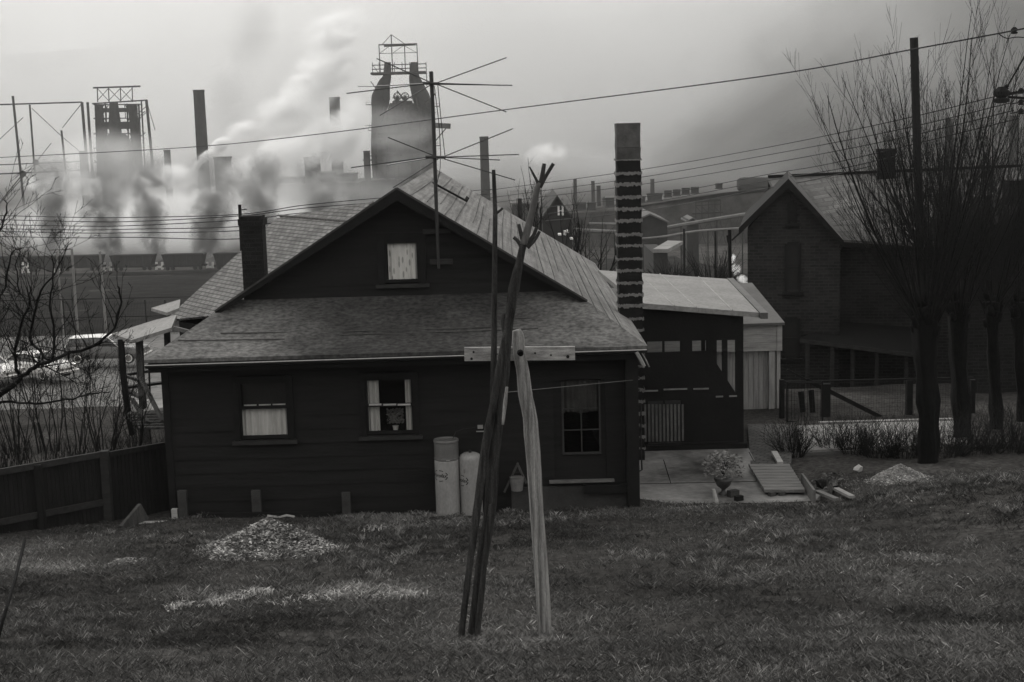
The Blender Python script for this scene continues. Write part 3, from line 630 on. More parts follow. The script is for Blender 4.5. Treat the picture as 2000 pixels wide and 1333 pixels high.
mb = MB(); mb.bb(xb2 - .02, xb2, YS + .17, 35.9, -7.2, zt); mb.bb(2.5, 2.56, YS + .17, 35.9, -7.2, zt); mb.bb(2.56, xb2 - .02, 35.8, 35.9, -7.2, zt + .3); mb.build('side_wall', M_BOARDV, sh)

# ================================================================== RIGHT: brick house and its neighbours
bh = thing('brick_house', W(1550, 735, 38), 'two storey dark brick house with a front gable and grey slate roof at the right', 'house')
aB = math.radians(11); uB = Vector((math.cos(aB), -math.sin(aB), 0)); vB = Vector((math.sin(aB), math.cos(aB), 0))
OB = W(1460, 735, 38.0)
def onp(px, py, off=0.0):      # pixel ray meets the facade plane, off metres behind it
    o = OB + vB * off; d = ray(px, py); return d * (o.dot(vB) / d.dot(vB))
def prism_down(pts, zlow): return pts
gz = -7.6
mb = MB()
A0, A1 = onp(1460, 448), onp(1641, 466); ap = onp(1540, 356)
mb.slab([Vector((A0.x, A0.y, gz)), Vector((A1.x, A1.y, gz)), A1, ap, A0], 0.25, vB)
bwall = mb.build('wall', M_BRICK, bh)
mb = MB(); mb.slab([Vector((A1.x, A1.y, gz)) + vB * .26, Vector((A1.x, A1.y, gz)) + vB * 2.4, A1 + vB * 2.4, A1 + vB * .26], 0.25, -uB)
mb.slab([Vector((A0.x, A0.y, gz)) + vB * .26, Vector((A0.x, A0.y, gz)) + vB * 8, A0 + vB * 8, A0 + vB * .26], 0.25, uB); mb.build('side_wall', M_BRICK, bh)
C0, C1 = onp(1640, 470, 1.6), onp(1995, 486, 1.6)
mb = MB(); mb.slab([Vector((C0.x, C0.y, gz)), Vector((C1.x, C1.y, gz)), C1, C0], 0.25, vB); mb.build('main_wall', M_BRICK, bh)
# roofs
gl, gr_, ga = onp(1443, 447, -.25), onp(1648, 472, -.25), onp(1540, 351, -.25)
mb = MB(); mb.slab([ga, ga + vB * 6.4, gl + vB * 6.4, gl], 0.12); mb.build('roof', mat('shaded_slate', .02, .9, .3, 2), bh)  # left slope only: shade put into the colour, a darkened copy of the slate
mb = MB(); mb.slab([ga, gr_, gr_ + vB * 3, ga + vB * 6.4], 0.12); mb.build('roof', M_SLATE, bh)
mb = MB(); mb.slab([ga + Vector((0, 0, .02)), gr_ + Vector((0, 0, .02)), gr_ - Vector((0, 0, .16)), ga - Vector((0, 0, .2))], .05, -vB); mb.slab([ga + Vector((0, 0, .02)), gl + Vector((0, 0, .02)), gl - Vector((0, 0, .16)), ga - Vector((0, 0, .2))], .05, -vB); mb.build('barge_board', M_DARKB, bh)
m0, m1, m2, m3 = onp(1560, 463, 1.3), onp(1995, 490, 1.3), W(1995, 326, 41.5), W(1500, 347, 43.5)
mb = MB(); mb.slab([m0, m1, m2, m3], 0.12); mr_ = mb.build('roof', M_SLATE, bh); mr_['label'] = 'long grey main roof slope'
mb = MB(); b2, b3 = m2 + vB * 4 - Vector((0, 0, 3)), m3 + vB * 4 - Vector((0, 0, 3)); mb.slab([m3, m2, b2, b3], 0.12); mb.build('roof', M_SLATE, bh)
mb = MB(); mb.beam(m3 + Vector((0, 0, .03)), m2 + Vector((0, 0, .03)), .14, .08); mb.build('ridge_tiles', M_DARKB, bh)
mb = MB(); mb.beam(m0 + Vector((0, -.05, -.12)), m1 + Vector((0, -.05, -.12)), .1, .12); mb.build('eave_gutter', M_DARKB, bh)
# chimney
c = W(1730, 337, 42.3); mb = MB(); Mb = Matrix.Rotation(-aB, 3, 'Z'); zt = W(1730, 291, 42.3).z
mb.box((c.x, c.y, (c.z + zt) / 2 - .5), (.50, .5, zt - c.z + .8), Mb); mb.box((c.x, c.y, zt - .07), (.58, .58, .14), Mb); mb.build('chimney', M_BRICKB, bh)
# windows: dark sashes
def bwin(px0, px1, py0, py1, off, nm='window', wall=bh):
    a, b = onp(px0, py1, off - .02), onp(px1, py0, off - .02); w_ = (Vector((b.x - a.x, b.y - a.y, 0))).length; h_ = b.z - a.z; c = (a + b) / 2
    def lb(u, z, du, dz, dep, d0): return (c + uB * u + Vector((0, 0, z)) + vB * d0, (du, dep, dz))
    m_ = MB()
    for u in (-w_ / 2, w_ / 2): p, d = lb(u, 0, .07, h_, .06, 0); m_.box(p, d, Mb)
    p, d = lb(0, h_ / 2, w_ - .07, .09, .06, 0); m_.box(p, d, Mb); p, d = lb(0, 0, w_ - .07, .05, .04, 0); m_.box(p, d, Mb)
    f_ = m_.build(nm, M_DARKB, wall)
    m_ = MB(); p, d = lb(0, -h_ / 2 - .04, w_ + .2, .08, .14, -.03); m_.box(p, d, Mb); m_.build('sill', M_TRIM, f_)
    m_ = MB(); p, d = lb(0, 0, w_ - .07, h_ - .09, .01, .022); m_.box(p, d, Mb); m_.build('pane', mat('dark_pane', 0.02, .15, .1, 2, bump=0, spec=.6), f_)
bwin(1535, 1562, 476, 570, 0); bwin(1541, 1554, 396, 436, 0); bwin(1530, 1560, 622, 700, 0)
# lean-to porch of the brick house
bp = MB(); q0, q1, q2, q3 = onp(1562, 661, -.7), onp(1790, 690, -.9), onp(1790, 640, 1.5), onp(1642, 628, 1.5)
bp.slab([q0, q1, q2, q3], .1); bp.build('porch_roof', mat('porch_slate', 0.008, .85, .3, 2, bump=.3), bh)
mb = MB(); mb.beam(q0 - Vector((0, 0, .06)), q1 - Vector((0, 0, .06)), .07, .1); mb.build('porch_fascia', M_TRIM2, bh)
for px in (1577, 1625, 1665, 1712, 1770):
    A = onp(px, 700, -.7); mb = MB(); mb.beam(Vector((A.x, A.y, gz)), Vector((A.x, A.y, q0.z - .12 + (q1.z - q0.z) * (px - 1562) / 228)), .09); mb.build('porch_post', M_TRIM2, bh)
mb = MB(); a, b = onp(1577, 745, -.7), onp(1650, 760, -.7); mb.beam(a, b, .05, .08); mb.build('porch_rail', M_TRIM, bh)
# dark gabled house at the right edge
dh = thing('dark_house', W(1960, 700, 34), 'nearly black gabled house at the right edge behind the pollard trees', 'house')
mb = MB(); pts = [W(1868, 476, 34), W(1996, 402, 34), W(2140, 476, 34)]
mb.slab([Vector((pts[0].x + .2, 34.05, -7.4)), Vector((pts[2].x - .2, 34.05, -7.4)), pts[2] + Vector((-.2, .05, -.1)), pts[1] + Vector((0, .05, -.1)), pts[0] + Vector((.2, .05, -.1))], .3, (0, 1, 0)); mb.build('wall', mat('dark_house_brick', 0.014, .9, .3, 1, mode='brick', p=(.085, .24, 1.3, (PI / 2, 0, 0)), bump=.5), dh)
mb = MB(); bk = Vector((0, 1.8, 0)); mb.slab([pts[1] - bk * .15, pts[1] + bk * 2, pts[0] + bk * 2, pts[0] - bk * .15], .1); mb.slab([pts[2] - bk * .15, pts[2] + bk * 2, pts[1] + bk * 2, pts[1] - bk * .15], .1); mb.build('roof', M_DARKB, dh)
A = W(1984, 405, 34.9); B = W(1984, 352, 34.9); mb = MB(); mb.bb(A.x - .24, A.x + .24, 34.6, 35.2, A.z - .4, B.z - .1); mb.bb(A.x - .28, A.x + .28, 34.56, 35.24, B.z - .1, B.z); mb.build('chimney', M_BRICKB, dh)

# ================================================================== yard: patio, paths, planks
PZ = -5.95
mb = MB(); c0 = [WZ(1236, 878, PZ), WZ(1462, 876, PZ), WZ(1500, 950, PZ), WZ(1602, 966, PZ), WZ(1588, 985, PZ), WZ(1240, 1012, PZ)]
mb.slab(c0, .16); struct(mb, 'patio', M_CONC)
mb = MB()
for a, b in (((1250, 946), (1478, 941)), ((1296, 899), (1310, 944)), ((1463, 884), (1498, 948))): mb.beam(WZ(*a, PZ) + Vector((0, 0, .004)), WZ(*b, PZ) + Vector((0, 0, .004)), .012, .006)
struct(mb, 'patio_joint', M_DARKB)
mb = MB()
for i in range(9):
    y0_, y1_ = 906 + i * 5.7, 911 + i * 5.7; xa = 1462 + (y0_ - 906) * .62; xb = 1540 + (y0_ - 906) * .62
    mb.slab([WZ(xa, y0_, PZ + .09), WZ(xb + 2, y0_, PZ + .09), WZ(xb + 4, y1_, PZ + .09), WZ(xa + 3, y1_, PZ + .09)], .05)
simple(mb, 'board_walk', mat('walk_board', 0.15, .85, .35, 3, (1, 6, 1), .4), 'short walkway of grey planks beside the patio', 'boardwalk')
mb = MB(); mb.slab([hit(1460, 836) + Vector((0, 0, .08)), hit(1550, 836) + Vector((0, 0, .08)), WZ(1545, 905, PZ + .02), WZ(1466, 905, PZ + .02)], .12)
struct(mb, 'path', mat('brick_paving', 0.085, .85, .3, 2, mode='brick', p=(.12, .22, .4, (0, 0, .5)), bump=.7))
mb = MB(); up4 = Vector((0, 0, .07)); mb.slab([hit(1556, 838) + up4, hit(1720, 832) + up4, hit(1890, 828) + up4, hit(1890, 872) + up4, hit(1720, 880) + up4, hit(1566, 888) + up4], .2)
struct(mb, 'pavement', mat('pavement', 0.24, .85, .3, 1.5, bump=.3))
mb = MB(); mb.beam(WZ(1600, 829, -6.4), WZ(1860, 822, -6.4), .12, .10); struct(mb, 'kerb', mat('kerb', .28))
def plankobj(nm, segs, w, h, m, label, cat='plank', group=None):
    mb = MB()
    for a, b in segs: mb.beam(a, b, w, h)
    return simple(mb, nm, m, label, cat, group)
ED = mat('edging_wood', 0.11, .85, .3, 4, (1, 1, 1), .4)
plankobj('edging_board', [(WZ(1567, 938, -5.9), WZ(1591, 972, -5.78))], .035, .22, ED, 'upright edging board at the end of the board walk', 'board')
plankobj('loose_board', [(WZ(1512, 884, -5.9), WZ(1524, 905, -5.86))], .10, .05, M_BOARD, 'short pale board lying beside the brick path', 'board')
plankobj('loose_board', [(hit(1530, 893), hit(1700, 884))], .05, .12, ED, 'long thin pale board edging the bushes', 'board')
plankobj('loose_board', [(WZ(1596, 960, -5.80), WZ(1634, 976, -5.74))], .09, .04, ED, 'left of two grey boards lying by the small soil heap', 'board')
plankobj('loose_board', [(WZ(1633, 955, -5.80), WZ(1664, 971, -5.74))], .09, .04, mat('right_board', .2, .85, .3, 4), 'right of two grey boards lying by the small soil heap', 'board')
def stone(px, py, z, s, m, label, nm='stone', cat='stone', blk=False):
    c = WZ(px, py, z); mb = MB()
    if blk: mb.box(c + Vector((0, 0, s * .3)), (s, s * .6, s * .6), Matrix.Rotation(.5, 3, 'Z'))
    else:
        import bmesh
        b = bmesh.new(); bmesh.ops.create_icosphere(b, subdivisions=1, radius=s / 2)
        vs = [c + Vector((v.co.x * (1 + .3 * math.sin(v.co.y * 30 / s * .1)), v.co.y * .7, v.co.z * .7 + s * .2)) + Vector((random.uniform(-1, 1), random.uniform(-1, 1), random.uniform(-1, 1))) * s * .14 for v in b.verts]
        mb.add(vs, [[q.index for q in f.verts] for f in b.faces]); b.free()
    return simple(mb, nm, m, label, cat)
stone(1677, 920, -5.93, .17, mat('pale_stone', .45, .9, .2, 6), 'white stone lying on bare soil left of the pale gravel heap')
stone(1604, 0 + 0 + 0 + 949, -5.85, .2, M_DARKB, 'dark clod beside the edging board')
stone(1508, 969, PZ, .11, mat('brick_bit', .06, .9), 'left dark brick fragment on the patio front edge', 'brick', 'brick', True)
stone(1527, 968, PZ, .10, mat('brick_bit', .06, .9), 'right dark brick fragment on the patio front edge', 'brick', 'brick', True)
stone(1432, 970, PZ, .17, M_CONCD, 'grey block on the patio behind the black brick', 'block', 'block', True)
stone(1443, 978, PZ, .13, M_DARKB, 'black brick lying at the grass edge of the patio', 'brick', 'brick', True)
mb = MB(); A = WZ(1400, 990, PZ); mb.tube([A, A + Vector((-.02, 0, .12)), A + Vector((-.05, 0, .28))], [.05, .04, .025], 7); simple(mb, 'stake', M_BOARD, 'short pale split stake in front of the urn plant', 'stake')
# urn with plant
uc = WZ(1413, 966, PZ); ur = thing('urn_plant', uc, 'bushy pale-leaved plant in a dark footed urn on the patio', 'planter')
mb = MB(); mb.lathe(uc, [(.085, 0), (.08, .02), (.035, .05), (.035, .09), (.10, .14), (.14, .22), (.15, .27), (.12, .27)], 18); mb.build('urn', mat('urn_glaze', .05, .4, .3, 6, spec=.5), ur, smooth=True)
mb = MB()
for i in range(760):
    a = random.random() * 6.28; ph = math.acos(random.uniform(-.35, 1)); r = .30 * random.uniform(.55, 1.08)
    p = uc + Vector((math.cos(a) * math.sin(ph) * r * 1.05, math.sin(a) * math.sin(ph) * r, .42 + math.cos(ph) * r * .95)); s_ = random.uniform(.018, .034)
    M = Matrix.Rotation(random.random() * 6, 3, 'Z') @ Matrix.Rotation(random.uniform(-1, 1.2), 3, 'X')
    mb.add([p + M @ Vector(v) for v in ((-s_, 0, 0), (0, -s_ * .7, .006), (s_, 0, 0), (0, s_ * .7, .006))], [(0, 1, 2, 3)])
mb.build('foliage', M_LEAF, ur, fix=False)
mb = MB()
for i in range(14):
    a = random.random() * 6.28; mb.tube([uc + Vector((0, 0, .3)), uc + Vector((math.cos(a) * .1, math.sin(a) * .1, .5)), uc + Vector((math.cos(a) * .25, math.sin(a) * .25, .52 + random.random() * .1))], .005, 3)
mb.build('stem', M_TWIG, ur, fix=False)

# ---- gas cylinders against the wall
def text_on(cyl, c, R, txt, size, ang0, z, parent):
    cu = bpy.data.curves.new('t', 'FONT'); cu.body = txt; cu.size = size; cu.shear = 0.3; cu.offset = 0.001
    ob = bpy.data.objects.new('t', cu); SC.collection.objects.link(ob); bpy.context.view_layer.update()
    me = ob.to_mesh(); vs = [v.co.copy() for v in me.vertices]; fs = [tuple(p.vertices) for p in me.polygons]; ob.to_mesh_clear(); bpy.data.objects.remove(ob)
    xm = max(v.x for v in vs) / 2; mb = MB()
    mb.add([c + Vector((R * math.sin(ang0 + (v.x - xm) / R), -R * math.cos(ang0 + (v.x - xm) / R), z + v.y)) for v in vs], fs); return mb
def cylinder(px, pytop, label, cap, H):
    top = W(px, pytop, 20.62); c = Vector((top.x, 20.62, top.z - H)); R = .183 if cap else .165
    t = thing('gas_cylinder', c, label, 'gas cylinder', 'gas cylinders against the black wall')
    mb = MB()
    if cap: mb.lathe(c, [(R * .93, 0), (R, .05), (R, H - .32), (R * .97, H - .30)], 28)
    else: mb.lathe(c, [(R * .93, 0), (R, .05), (R, H - .10), (R * .97, H - .065), (R * .85, H - .03), (R * .6, H - .008), (R * .3, H)], 28)
    b = mb.build('body', M_CYL, t, smooth=True)
    if cap:
        mb = MB(); mb.lathe(c, [(R * 1.0, H - .298), (R * 1.02, H - .29), (R * 1.02, H - .275), (R * .985, H - .27), (R * .985, H - .04), (R * 1.03, H - .03), (R * 1.03, H - .01), (R * .99, H), (R * .90, H - .006), (R * .88, H - .02)], 28); mb.build('cap', M_CYLD, t, smooth=False)
        mb = MB(); mb.box(c + Vector((.03, -R * 1.03, H - .285)), (.06, .012, .012)); mb.build('latch', M_METAL, t)
    else:
        mb = MB(); mb.lathe(c, [(.022, H), (.022, H + .035)], 10); mb.build('valve', M_STEEL, t)
    zz = H - .52 if cap else H - .40
    a0 = -.62 if cap else -1.0; Rr = R + .002
    s = MB(); n_ = 7
    for k in range(n_):
        w0 = 2 * PI * k / n_ + .15; w1 = w0 + 2 * PI / n_ * .62
        prev = None
        for w in np.linspace(w0, w1, 5):
            ex, ez = math.cos(w), math.sin(w); a = a0 + ex * .135 / R; a_in = a0 + ex * .122 / R
            pts = [c + Vector((Rr * math.sin(a), -Rr * math.cos(a), zz + .085 * ez)), c + Vector((Rr * math.sin(a_in), -Rr * math.cos(a_in), zz + .075 * ez))]
            if prev: s.add(prev + pts[::-1], [(0, 1, 2, 3)])
            prev = pts
    s.build('emblem', M_INK, t, fix=False)
    q = text_on(t, c, Rr, 'Pyrofax', .078, a0, zz - .02, t); q.build('lettering', M_INK, t, fix=False)
    return t
cylinder(871, 858, 'tall pale gas cylinder with a darker lidded cap against the black wall', True, 1.21)
cylinder(918, 884, 'shorter pale gas cylinder with a domed shoulder half hidden by the forked pole', False, 1.02)
rg = thing('gas_regulator', W(938, 842, 20.9), 'small gas regulator and pipe on the black wall above the cylinders', 'regulator')
mb = MB(); mb.box(W(938, 834, 20.9), (.08, .05, .05)); mb.box(W(938, 843, 20.9), (.12, .03, .012)); mb.build('valve_box', M_METAL, rg)
mb = MB(); mb.tube([W(928, 836, 20.9), W(905, 838, 20.9), W(890, 844, 20.8), W(884, 858, 20.7)], .006, 5); mb.build('pipe', M_STEEL, rg)
# pail with A-frame
pc = W(1010, 958, 20.75); pa = thing('pail', pc, 'pale ribbed pail standing by the wall between the two clothes poles', 'pail')
mb = MB(); mb.lathe(pc, [(.085, 0), (.10, .12), (.102, .125), (.105, .2), (.11, .205)], 16); mb.build('bucket', mat('pail_metal', .16, .5, .3, 6), pa)
mb = MB(); mb.tube([pc + Vector((-.10, 0, .2)), pc + Vector((-.05, 0, .28)), pc + Vector((.05, 0, .28)), pc + Vector((.10, 0, .2))], .005, 4); mb.build('handle', M_STEEL, pa)
mb = MB(); mb.beam(W(1010, 905, 20.8), W(1028, 944, 20.8), .05, .03); mb.beam(W(1012, 904, 20.82), W(985, 962, 20.82), .03, .03); simple(mb, 'trestle', M_POST, 'small wooden A-frame leaning by the pail', 'trestle')
# stakes and boards along the wall foot
for px0, px1, pt, pb, lab in ((351, 364, 958, 1018, 'leftmost dark stake standing against the house wall'), (494, 509, 958, 1012, 'worn stake against the wall below the left window'), (670, 684, 962, 1016, 'dark stake against the wall left of the gas cylinders'), (338, 347, 994, 1034, 'short pale stake at the left house corner')):
    A, B = W(px0, pb, 20.8), W(px1, pt, 20.8); mb = MB(); mb.bb(A.x, B.x, 20.76, 20.84, A.z - .1, B.z); simple(mb, 'stake', M_BOARD if px0 == 338 else mat('old_stake', .05, .9, .4, 4), lab, 'stake')
mb = MB(); mb.beam(W(395, 1008, 20.7), W(655, 1004, 20.7), .05, .08); simple(mb, 'base_board', M_TRIM, 'long low dark board at the foot of the house wall', 'board')
for a, b, w, h, m, lab in (((262, 1024), (342, 1022), .12, .05, M_BOARD, 'pale plank on top of the timber stack by the fence'), ((255, 1036), (345, 1033), .12, .07, mat('crate_wood', .2), 'lower plank of the timber stack by the fence')):
    mb = MB(); mb.beam(W(*a, 20.6), W(*b, 20.6), w, h); simple(mb, 'plank', m, lab, 'plank')
mb = MB(); mb.beam(W(243, 1042, 20.3), W(280, 998, 20.7), .28, .06, (1, 0, .3)); simple(mb, 'plank', M_POST, 'wide worn plank leaning against the timber stack', 'plank')
mb = MB(); mb.tube([W(522, 1008, 20.6), W(545, 1011, 20.6), W(560, 1007, 20.6), W(575, 1010, 20.6)], .02, 5); simple(mb, 'rag', M_BOARD, 'pale rag lying along the low board at the wall foot', 'rag')

# ---- left board fence
def fence_run(A, B, zt, zb, ny, label, rails=True):
    f = thing('board_fence', (A + B) / 2 + Vector((0, 0, zb - A.z)), label, 'fence', None)
    d = (B - A); d.z = 0; L = d.length; d.normalize(); n_ = Vector((d.y, -d.x, 0)); n_ = n_ if n_.y < 0 else -n_
    mb = MB(); x = 0
    while x < L:
        p = A + d * (x + .035); p.z = 0; w = .06
        q = p - n_ * .03
        mb.beam(q + Vector((0, 0, zb - .05)), q + Vector((0, 0, zt - .04 + random.uniform(-.01, .01))), .022, .058, d); x += .0625
    mb.build('picket_panel', M_FENCE, f, fix=False)
    if rails:
        for z, h in ((zt, .09), (zb + .30, .09)): mb = MB(); mb.beam(Vector((A.x, A.y, z)) + n_ * .02, Vector((B.x, B.y, z)) + n_ * .02, .05, h); mb.build('rail', M_RAIL, f)
    else: mb = MB(); mb.beam(Vector((A.x, A.y, zt)) + n_ * .02, Vector((B.x, B.y, zt)) + n_ * .02, .05, .08); mb.build('rail', M_FENCE, f)
    return f
K = W(205, 884, 21.0); K.z = 0; L0 = W(-160, 950, 19.3); L0.z = 0; zt = W(205, 886, 21).z
f1 = fence_run(L0, K, zt, -5.80, 0, 'dark board fence running in from the left edge with a pale top rail')
for px, Y in ((76, 20.36), (-60, 19.7)):
    A = W(px, 900, Y); mb = MB(); mb.beam(Vector((A.x, A.y - .06, -5.9)), Vector((A.x, A.y - .06, zt + .02)), .09, .09); mb.build('post', M_FENCE, f1)
mb = MB(); mb.beam(Vector((K.x, K.y - .03, -5.95)), Vector((K.x, K.y - .03, zt + .05)), .12, .12); mb.build('post', M_RAIL, f1)
K2 = W(322, 900, 21.6); K2.z = 0
f2 = fence_run(K, K2, zt - .02, -5.85, 0, 'black short board fence between the corner post and the house', False)

# ================================================================== clothes poles in the foreground
def smoothpts(pts, k=4):
    pts = [Vector(p) for p in pts]; out = []
    for i in range(len(pts) - 1):
        p0 = pts[max(i - 1, 0)]; p1 = pts[i]; p2 = pts[i + 1]; p3 = pts[min(i + 2, len(pts) - 1)]
        for j in range(k):
            t = j / k; out.append(0.5 * ((2 * p1) + (p2 - p0) * t + (2 * p0 - 5 * p1 + 4 * p2 - p3) * t * t + (3 * p1 - p0 - 3 * p2 + p3) * t ** 3))
    return out + [pts[-1]]
def log_(mb, spec, n=14, k=5, jit=0.05, seed=1):     # spec: (px, py, width px, Y)
    r = random.Random(seed); P_ = smoothpts([W(a, b, Y) for a, b, w, Y in spec], k)
    R_ = []
    for i in range(len(spec) - 1):
        for j in range(k): R_.append((spec[i][2] * (1 - j / k) + spec[i + 1][2] * j / k) * (spec[i][3] * (1 - j / k) + spec[i + 1][3] * j / k) / F / 2)
    R_.append(spec[-1][2] * spec[-1][3] / F / 2)
    s0 = len(mb.v); mb.tube(P_, R_, n)
    ph = [r.uniform(-jit, jit) for _ in range(n)]; vs = mb.v
    for i in range(len(P_)):
        for j in range(n):
            v = Vector(vs[s0 + i * n + j]); c = P_[i]; f = 1 + ph[j] + r.uniform(-jit, jit) * .35; v = c + (v - c) * f; vs[s0 + i * n + j] = tuple(v)
    return mb
gzp = W(1062, 1243, 11.0)
cp = thing('clothes_pole', gzp, 'pale peeled crooked clothes pole carrying a knotty crossboard', 'clothes pole')
mb = MB(); log_(mb, [(1066, 1275, 29, 11), (1064, 1235, 28, 11), (1062, 1190, 29, 11), (1056, 1095, 29, 11), (1048, 997, 28, 11), (1043, 910, 30, 11), (1038, 850, 31, 11), (1035, 815, 29, 11), (1026, 770, 29, 11), (1021, 725, 26, 11), (1014, 690, 25, 11), (1012, 660, 25, 11), (1009, 645, 18, 11)], 16, 5, .05, 3)
pole = mb.build('pole', M_PEELED, cp, smooth=True)
mb = MB(); A = W(1016, 689, 10.9); mb.tube([A, A + Vector((0.004, -.035, -.005))], [.026, .022], 10); mb.build('sawn_knot', M_BARK2, cp)
mb = MB(); A, B = W(907, 692, 11.06), W(1123, 690, 11.06); mb.beam(A, B, .03, .107, (0, 1, 0))
M_XB = mat('crossboard_wood', 0.30, .8, .55, 7, (1, 1, 8), .4, mode='spots', p=(1.1, .07, .2), grain=.25)
xb = MB(); xb.beam(A, B, .107, .028, (0, 1, 0)); xb_ = xb.build('crossboard', M_XB, cp)
mb = MB()
for px, py, r_ in ((925, 688, 2.2), (921, 701, 2.6), (1045, 690, 2), (1076, 694, 2), (1109, 697, 3.4), (971, 692, 1.6)):
    c = W(px, py, 11.04); mb.tube([c, c + Vector((0, -.006, 0))], r_ * 11 / F, 8)
mb.build('nail_knots', M_INK, xb_)
fp_ = thing('forked_pole', W(925, 1262, 11.0), 'dark weathered forked trunk with cut branch stubs in front of the house', 'clothes prop')
mb = MB()
log_(mb, [(919, 1290, 27, 10.8), (930, 1200, 25, 10.8), (941, 1095, 23, 10.8), (957, 997, 24, 10.8), (962, 910, 25, 10.8), (967, 850, 27, 10.8), (974, 785, 30, 10.8), (982, 720, 29, 10.8), (990, 660, 18, 10.8), (995, 620, 18, 10.8), (1004, 562, 22, 10.8), (1014, 515, 15, 10.8), (1022, 478, 13, 10.8)], 14, 5, .13, 5)
log_(mb, [(928, 1285, 13, 10.70), (938, 1180, 12, 10.71), (948, 1080, 10, 10.72), (958, 985, 8, 10.74)], 8, 5, .12, 8)
log_(mb, [(896, 1288, 14, 10.72), (903, 1220, 13, 10.72), (917, 1105, 13, 10.72), (931, 1000, 16, 10.72), (942, 915, 17, 10.72), (952, 850, 17, 10.72), (964, 785, 14, 10.72), (976, 710, 12, 10.74), (988, 645, 9, 10.78)], 12, 5, .12, 6)
mb.build('trunk', M_BARK, fp_, smooth=True)
STUB = mat('bark_stub', .045, .9, .5, 6, (6, 6, 1), .6, grain=.4)
mb = MB(); log_(mb, [(1022, 478, 17, 10.8), (1030, 450, 15, 10.8), (1040, 410, 13, 10.8), (1049, 370, 12, 10.8), (1055, 358, 11, 10.8)], 10, 4, .05, 7)
mb.build('upper_stem', mat('pale_bark', .11, .85, .4, 5, (6, 6, .8), .5), fp_, smooth=True)
for sp in ([(1056, 362, 10, 10.8), (1063, 320, 7, 10.8)], [(1054, 366, 10, 10.8), (1066, 345, 7, 10.8), (1081, 320, 7, 10.8)], [(1053, 362, 7, 10.8), (1034, 326, 3, 10.8)], [(1024, 478, 11, 10.8), (1017, 455, 8, 10.8), (1013, 438, 6, 10.8)], [(1020, 484, 10, 10.8), (1010, 470, 7, 10.8), (1003, 464, 7, 10.8)], [(1028, 480, 10, 10.8), (1042, 460, 7, 10.8), (1048, 445, 7, 10.8)], [(1030, 484, 9, 10.8), (1045, 468, 7, 10.8), (1054, 452, 6, 10.8)], [(988, 650, 14, 10.8), (982, 630, 10, 10.8), (984, 612, 6, 10.8)]):
    mb = MB(); log_(mb, sp, 8, 4, .04, len(fp_.children)); mb.build('branch_stub', STUB, fp_, smooth=True)
mb = MB(); log_(mb, [(990, 756, 5, 10.62), (986, 790, 8, 10.62), (982, 830, 5, 10.62)], 6, 3, .1, 9); mb.build('split_wood', M_PEELED, fp_, smooth=True)
tp = thing('thin_pole', W(962, 900, 10.9), 'thin straight prop pole with a small side spur beside the forked trunk', 'clothes prop')
mb = MB(); log_(mb, [(955, 1010, 13, 10.95), (960, 900, 13, 10.92), (963, 800, 13, 10.92), (965, 650, 12, 10.92), (966, 540, 10, 10.92), (967, 430, 9.5, 10.92), (967, 412, 9, 10.92), (964, 332, 7, 10.92)], 10, 5, .06, 12); mb.build('pole', M_BARK, tp, smooth=True)
mb = MB(); log_(mb, [(967, 418, 7, 10.92), (975, 413, 5, 10.92), (982, 407, 5, 10.92)], 7, 3, .05, 13); mb.build('spur', STUB, tp)
mb = MB(); mb.tube(smoothpts([W(-8, 1262, 6.8), W(12, 1190, 7), W(30, 1130, 7.4), (W(40, 1090, 7.8)), W(49, 1052, 8.2)]), [.009] * 16 + [.008], 6); simple(mb, 'cane', M_BARK2, 'dark thin bent cane at the lower left corner of the lawn', 'cane')
mb = MB(); mb.tube(smoothpts([W(985, 767, 15), W(1100, 756, 18), W(1245, 742, 20.9)]), .004, 4); simple(mb, 'clothes_line', mat('line', .12, .8, .1, 2, bump=0), 'thin pale clothes line sagging across the black wall', 'line')

# ================================================================== TV antenna
an = thing('tv_antenna', W(856, 520, 22.15), 'tall double conical TV antenna on a mast fixed to the gable', 'antenna')
YA = 21.75
mb = MB(); mb.tube([W(842, 140, YA), W(847, 250, YA), W(851, 370, YA), W(855, 480, YA), W(857, 525, YA)], [.031, .03, .029, .022, .02], 8); mb.build('mast', M_STEEL, an)
for (x0_, x1_, y0_, y1_) in ((826, 880, 447, 457), (840, 884, 506, 517)):
    A, B = W(x0_, y1_, 22.2), W(x1_, y0_, 22.2); mb = MB(); mb.bb(A.x, B.x, 22.16, 22.24, A.z, B.z); mb.build('mounting_board', M_TRIM2, an)
def rod(a, b, r=.0085): m_ = MB(); m_.tube([W(a[0], a[1], a[2]), W(b[0], b[1], b[2])], r, 5); m_.build('element', M_STEEL, an)
for hub, hub2, arms in (((826, 163), (856, 164), [((842, 162), (736, 115), -.7), ((842, 163), (677, 183), -.5), ((828, 164), (731, 169), .8), ((840, 167), (742, 226), .4), ((854, 162), (989, 113), .7), ((856, 163), (978, 167), -.6), ((856, 165), (1000, 167), .6), ((856, 166), (989, 219), -.5)]),
                        ((831, 307), (870, 308), [((846, 304), (758, 269), -.7), ((834, 308), (686, 328), -.5), ((846, 308), (756, 323), .8), ((856, 311), (768, 367), .3), ((870, 305), (1001, 252), .7), ((870, 307), (1013, 302), .5), ((870, 308), (976, 313), -.6), ((868, 311), (1006, 352), -.5)])):
    m_ = MB(); m_.tube([W(hub[0], hub[1], YA - .05), W(hub2[0], hub2[1], YA - .05)], .022, 6); m_.build('boom', M_STEEL, an)
    for a, b, dy in arms: rod((a[0], a[1], YA - .05), (b[0], b[1], YA + dy))
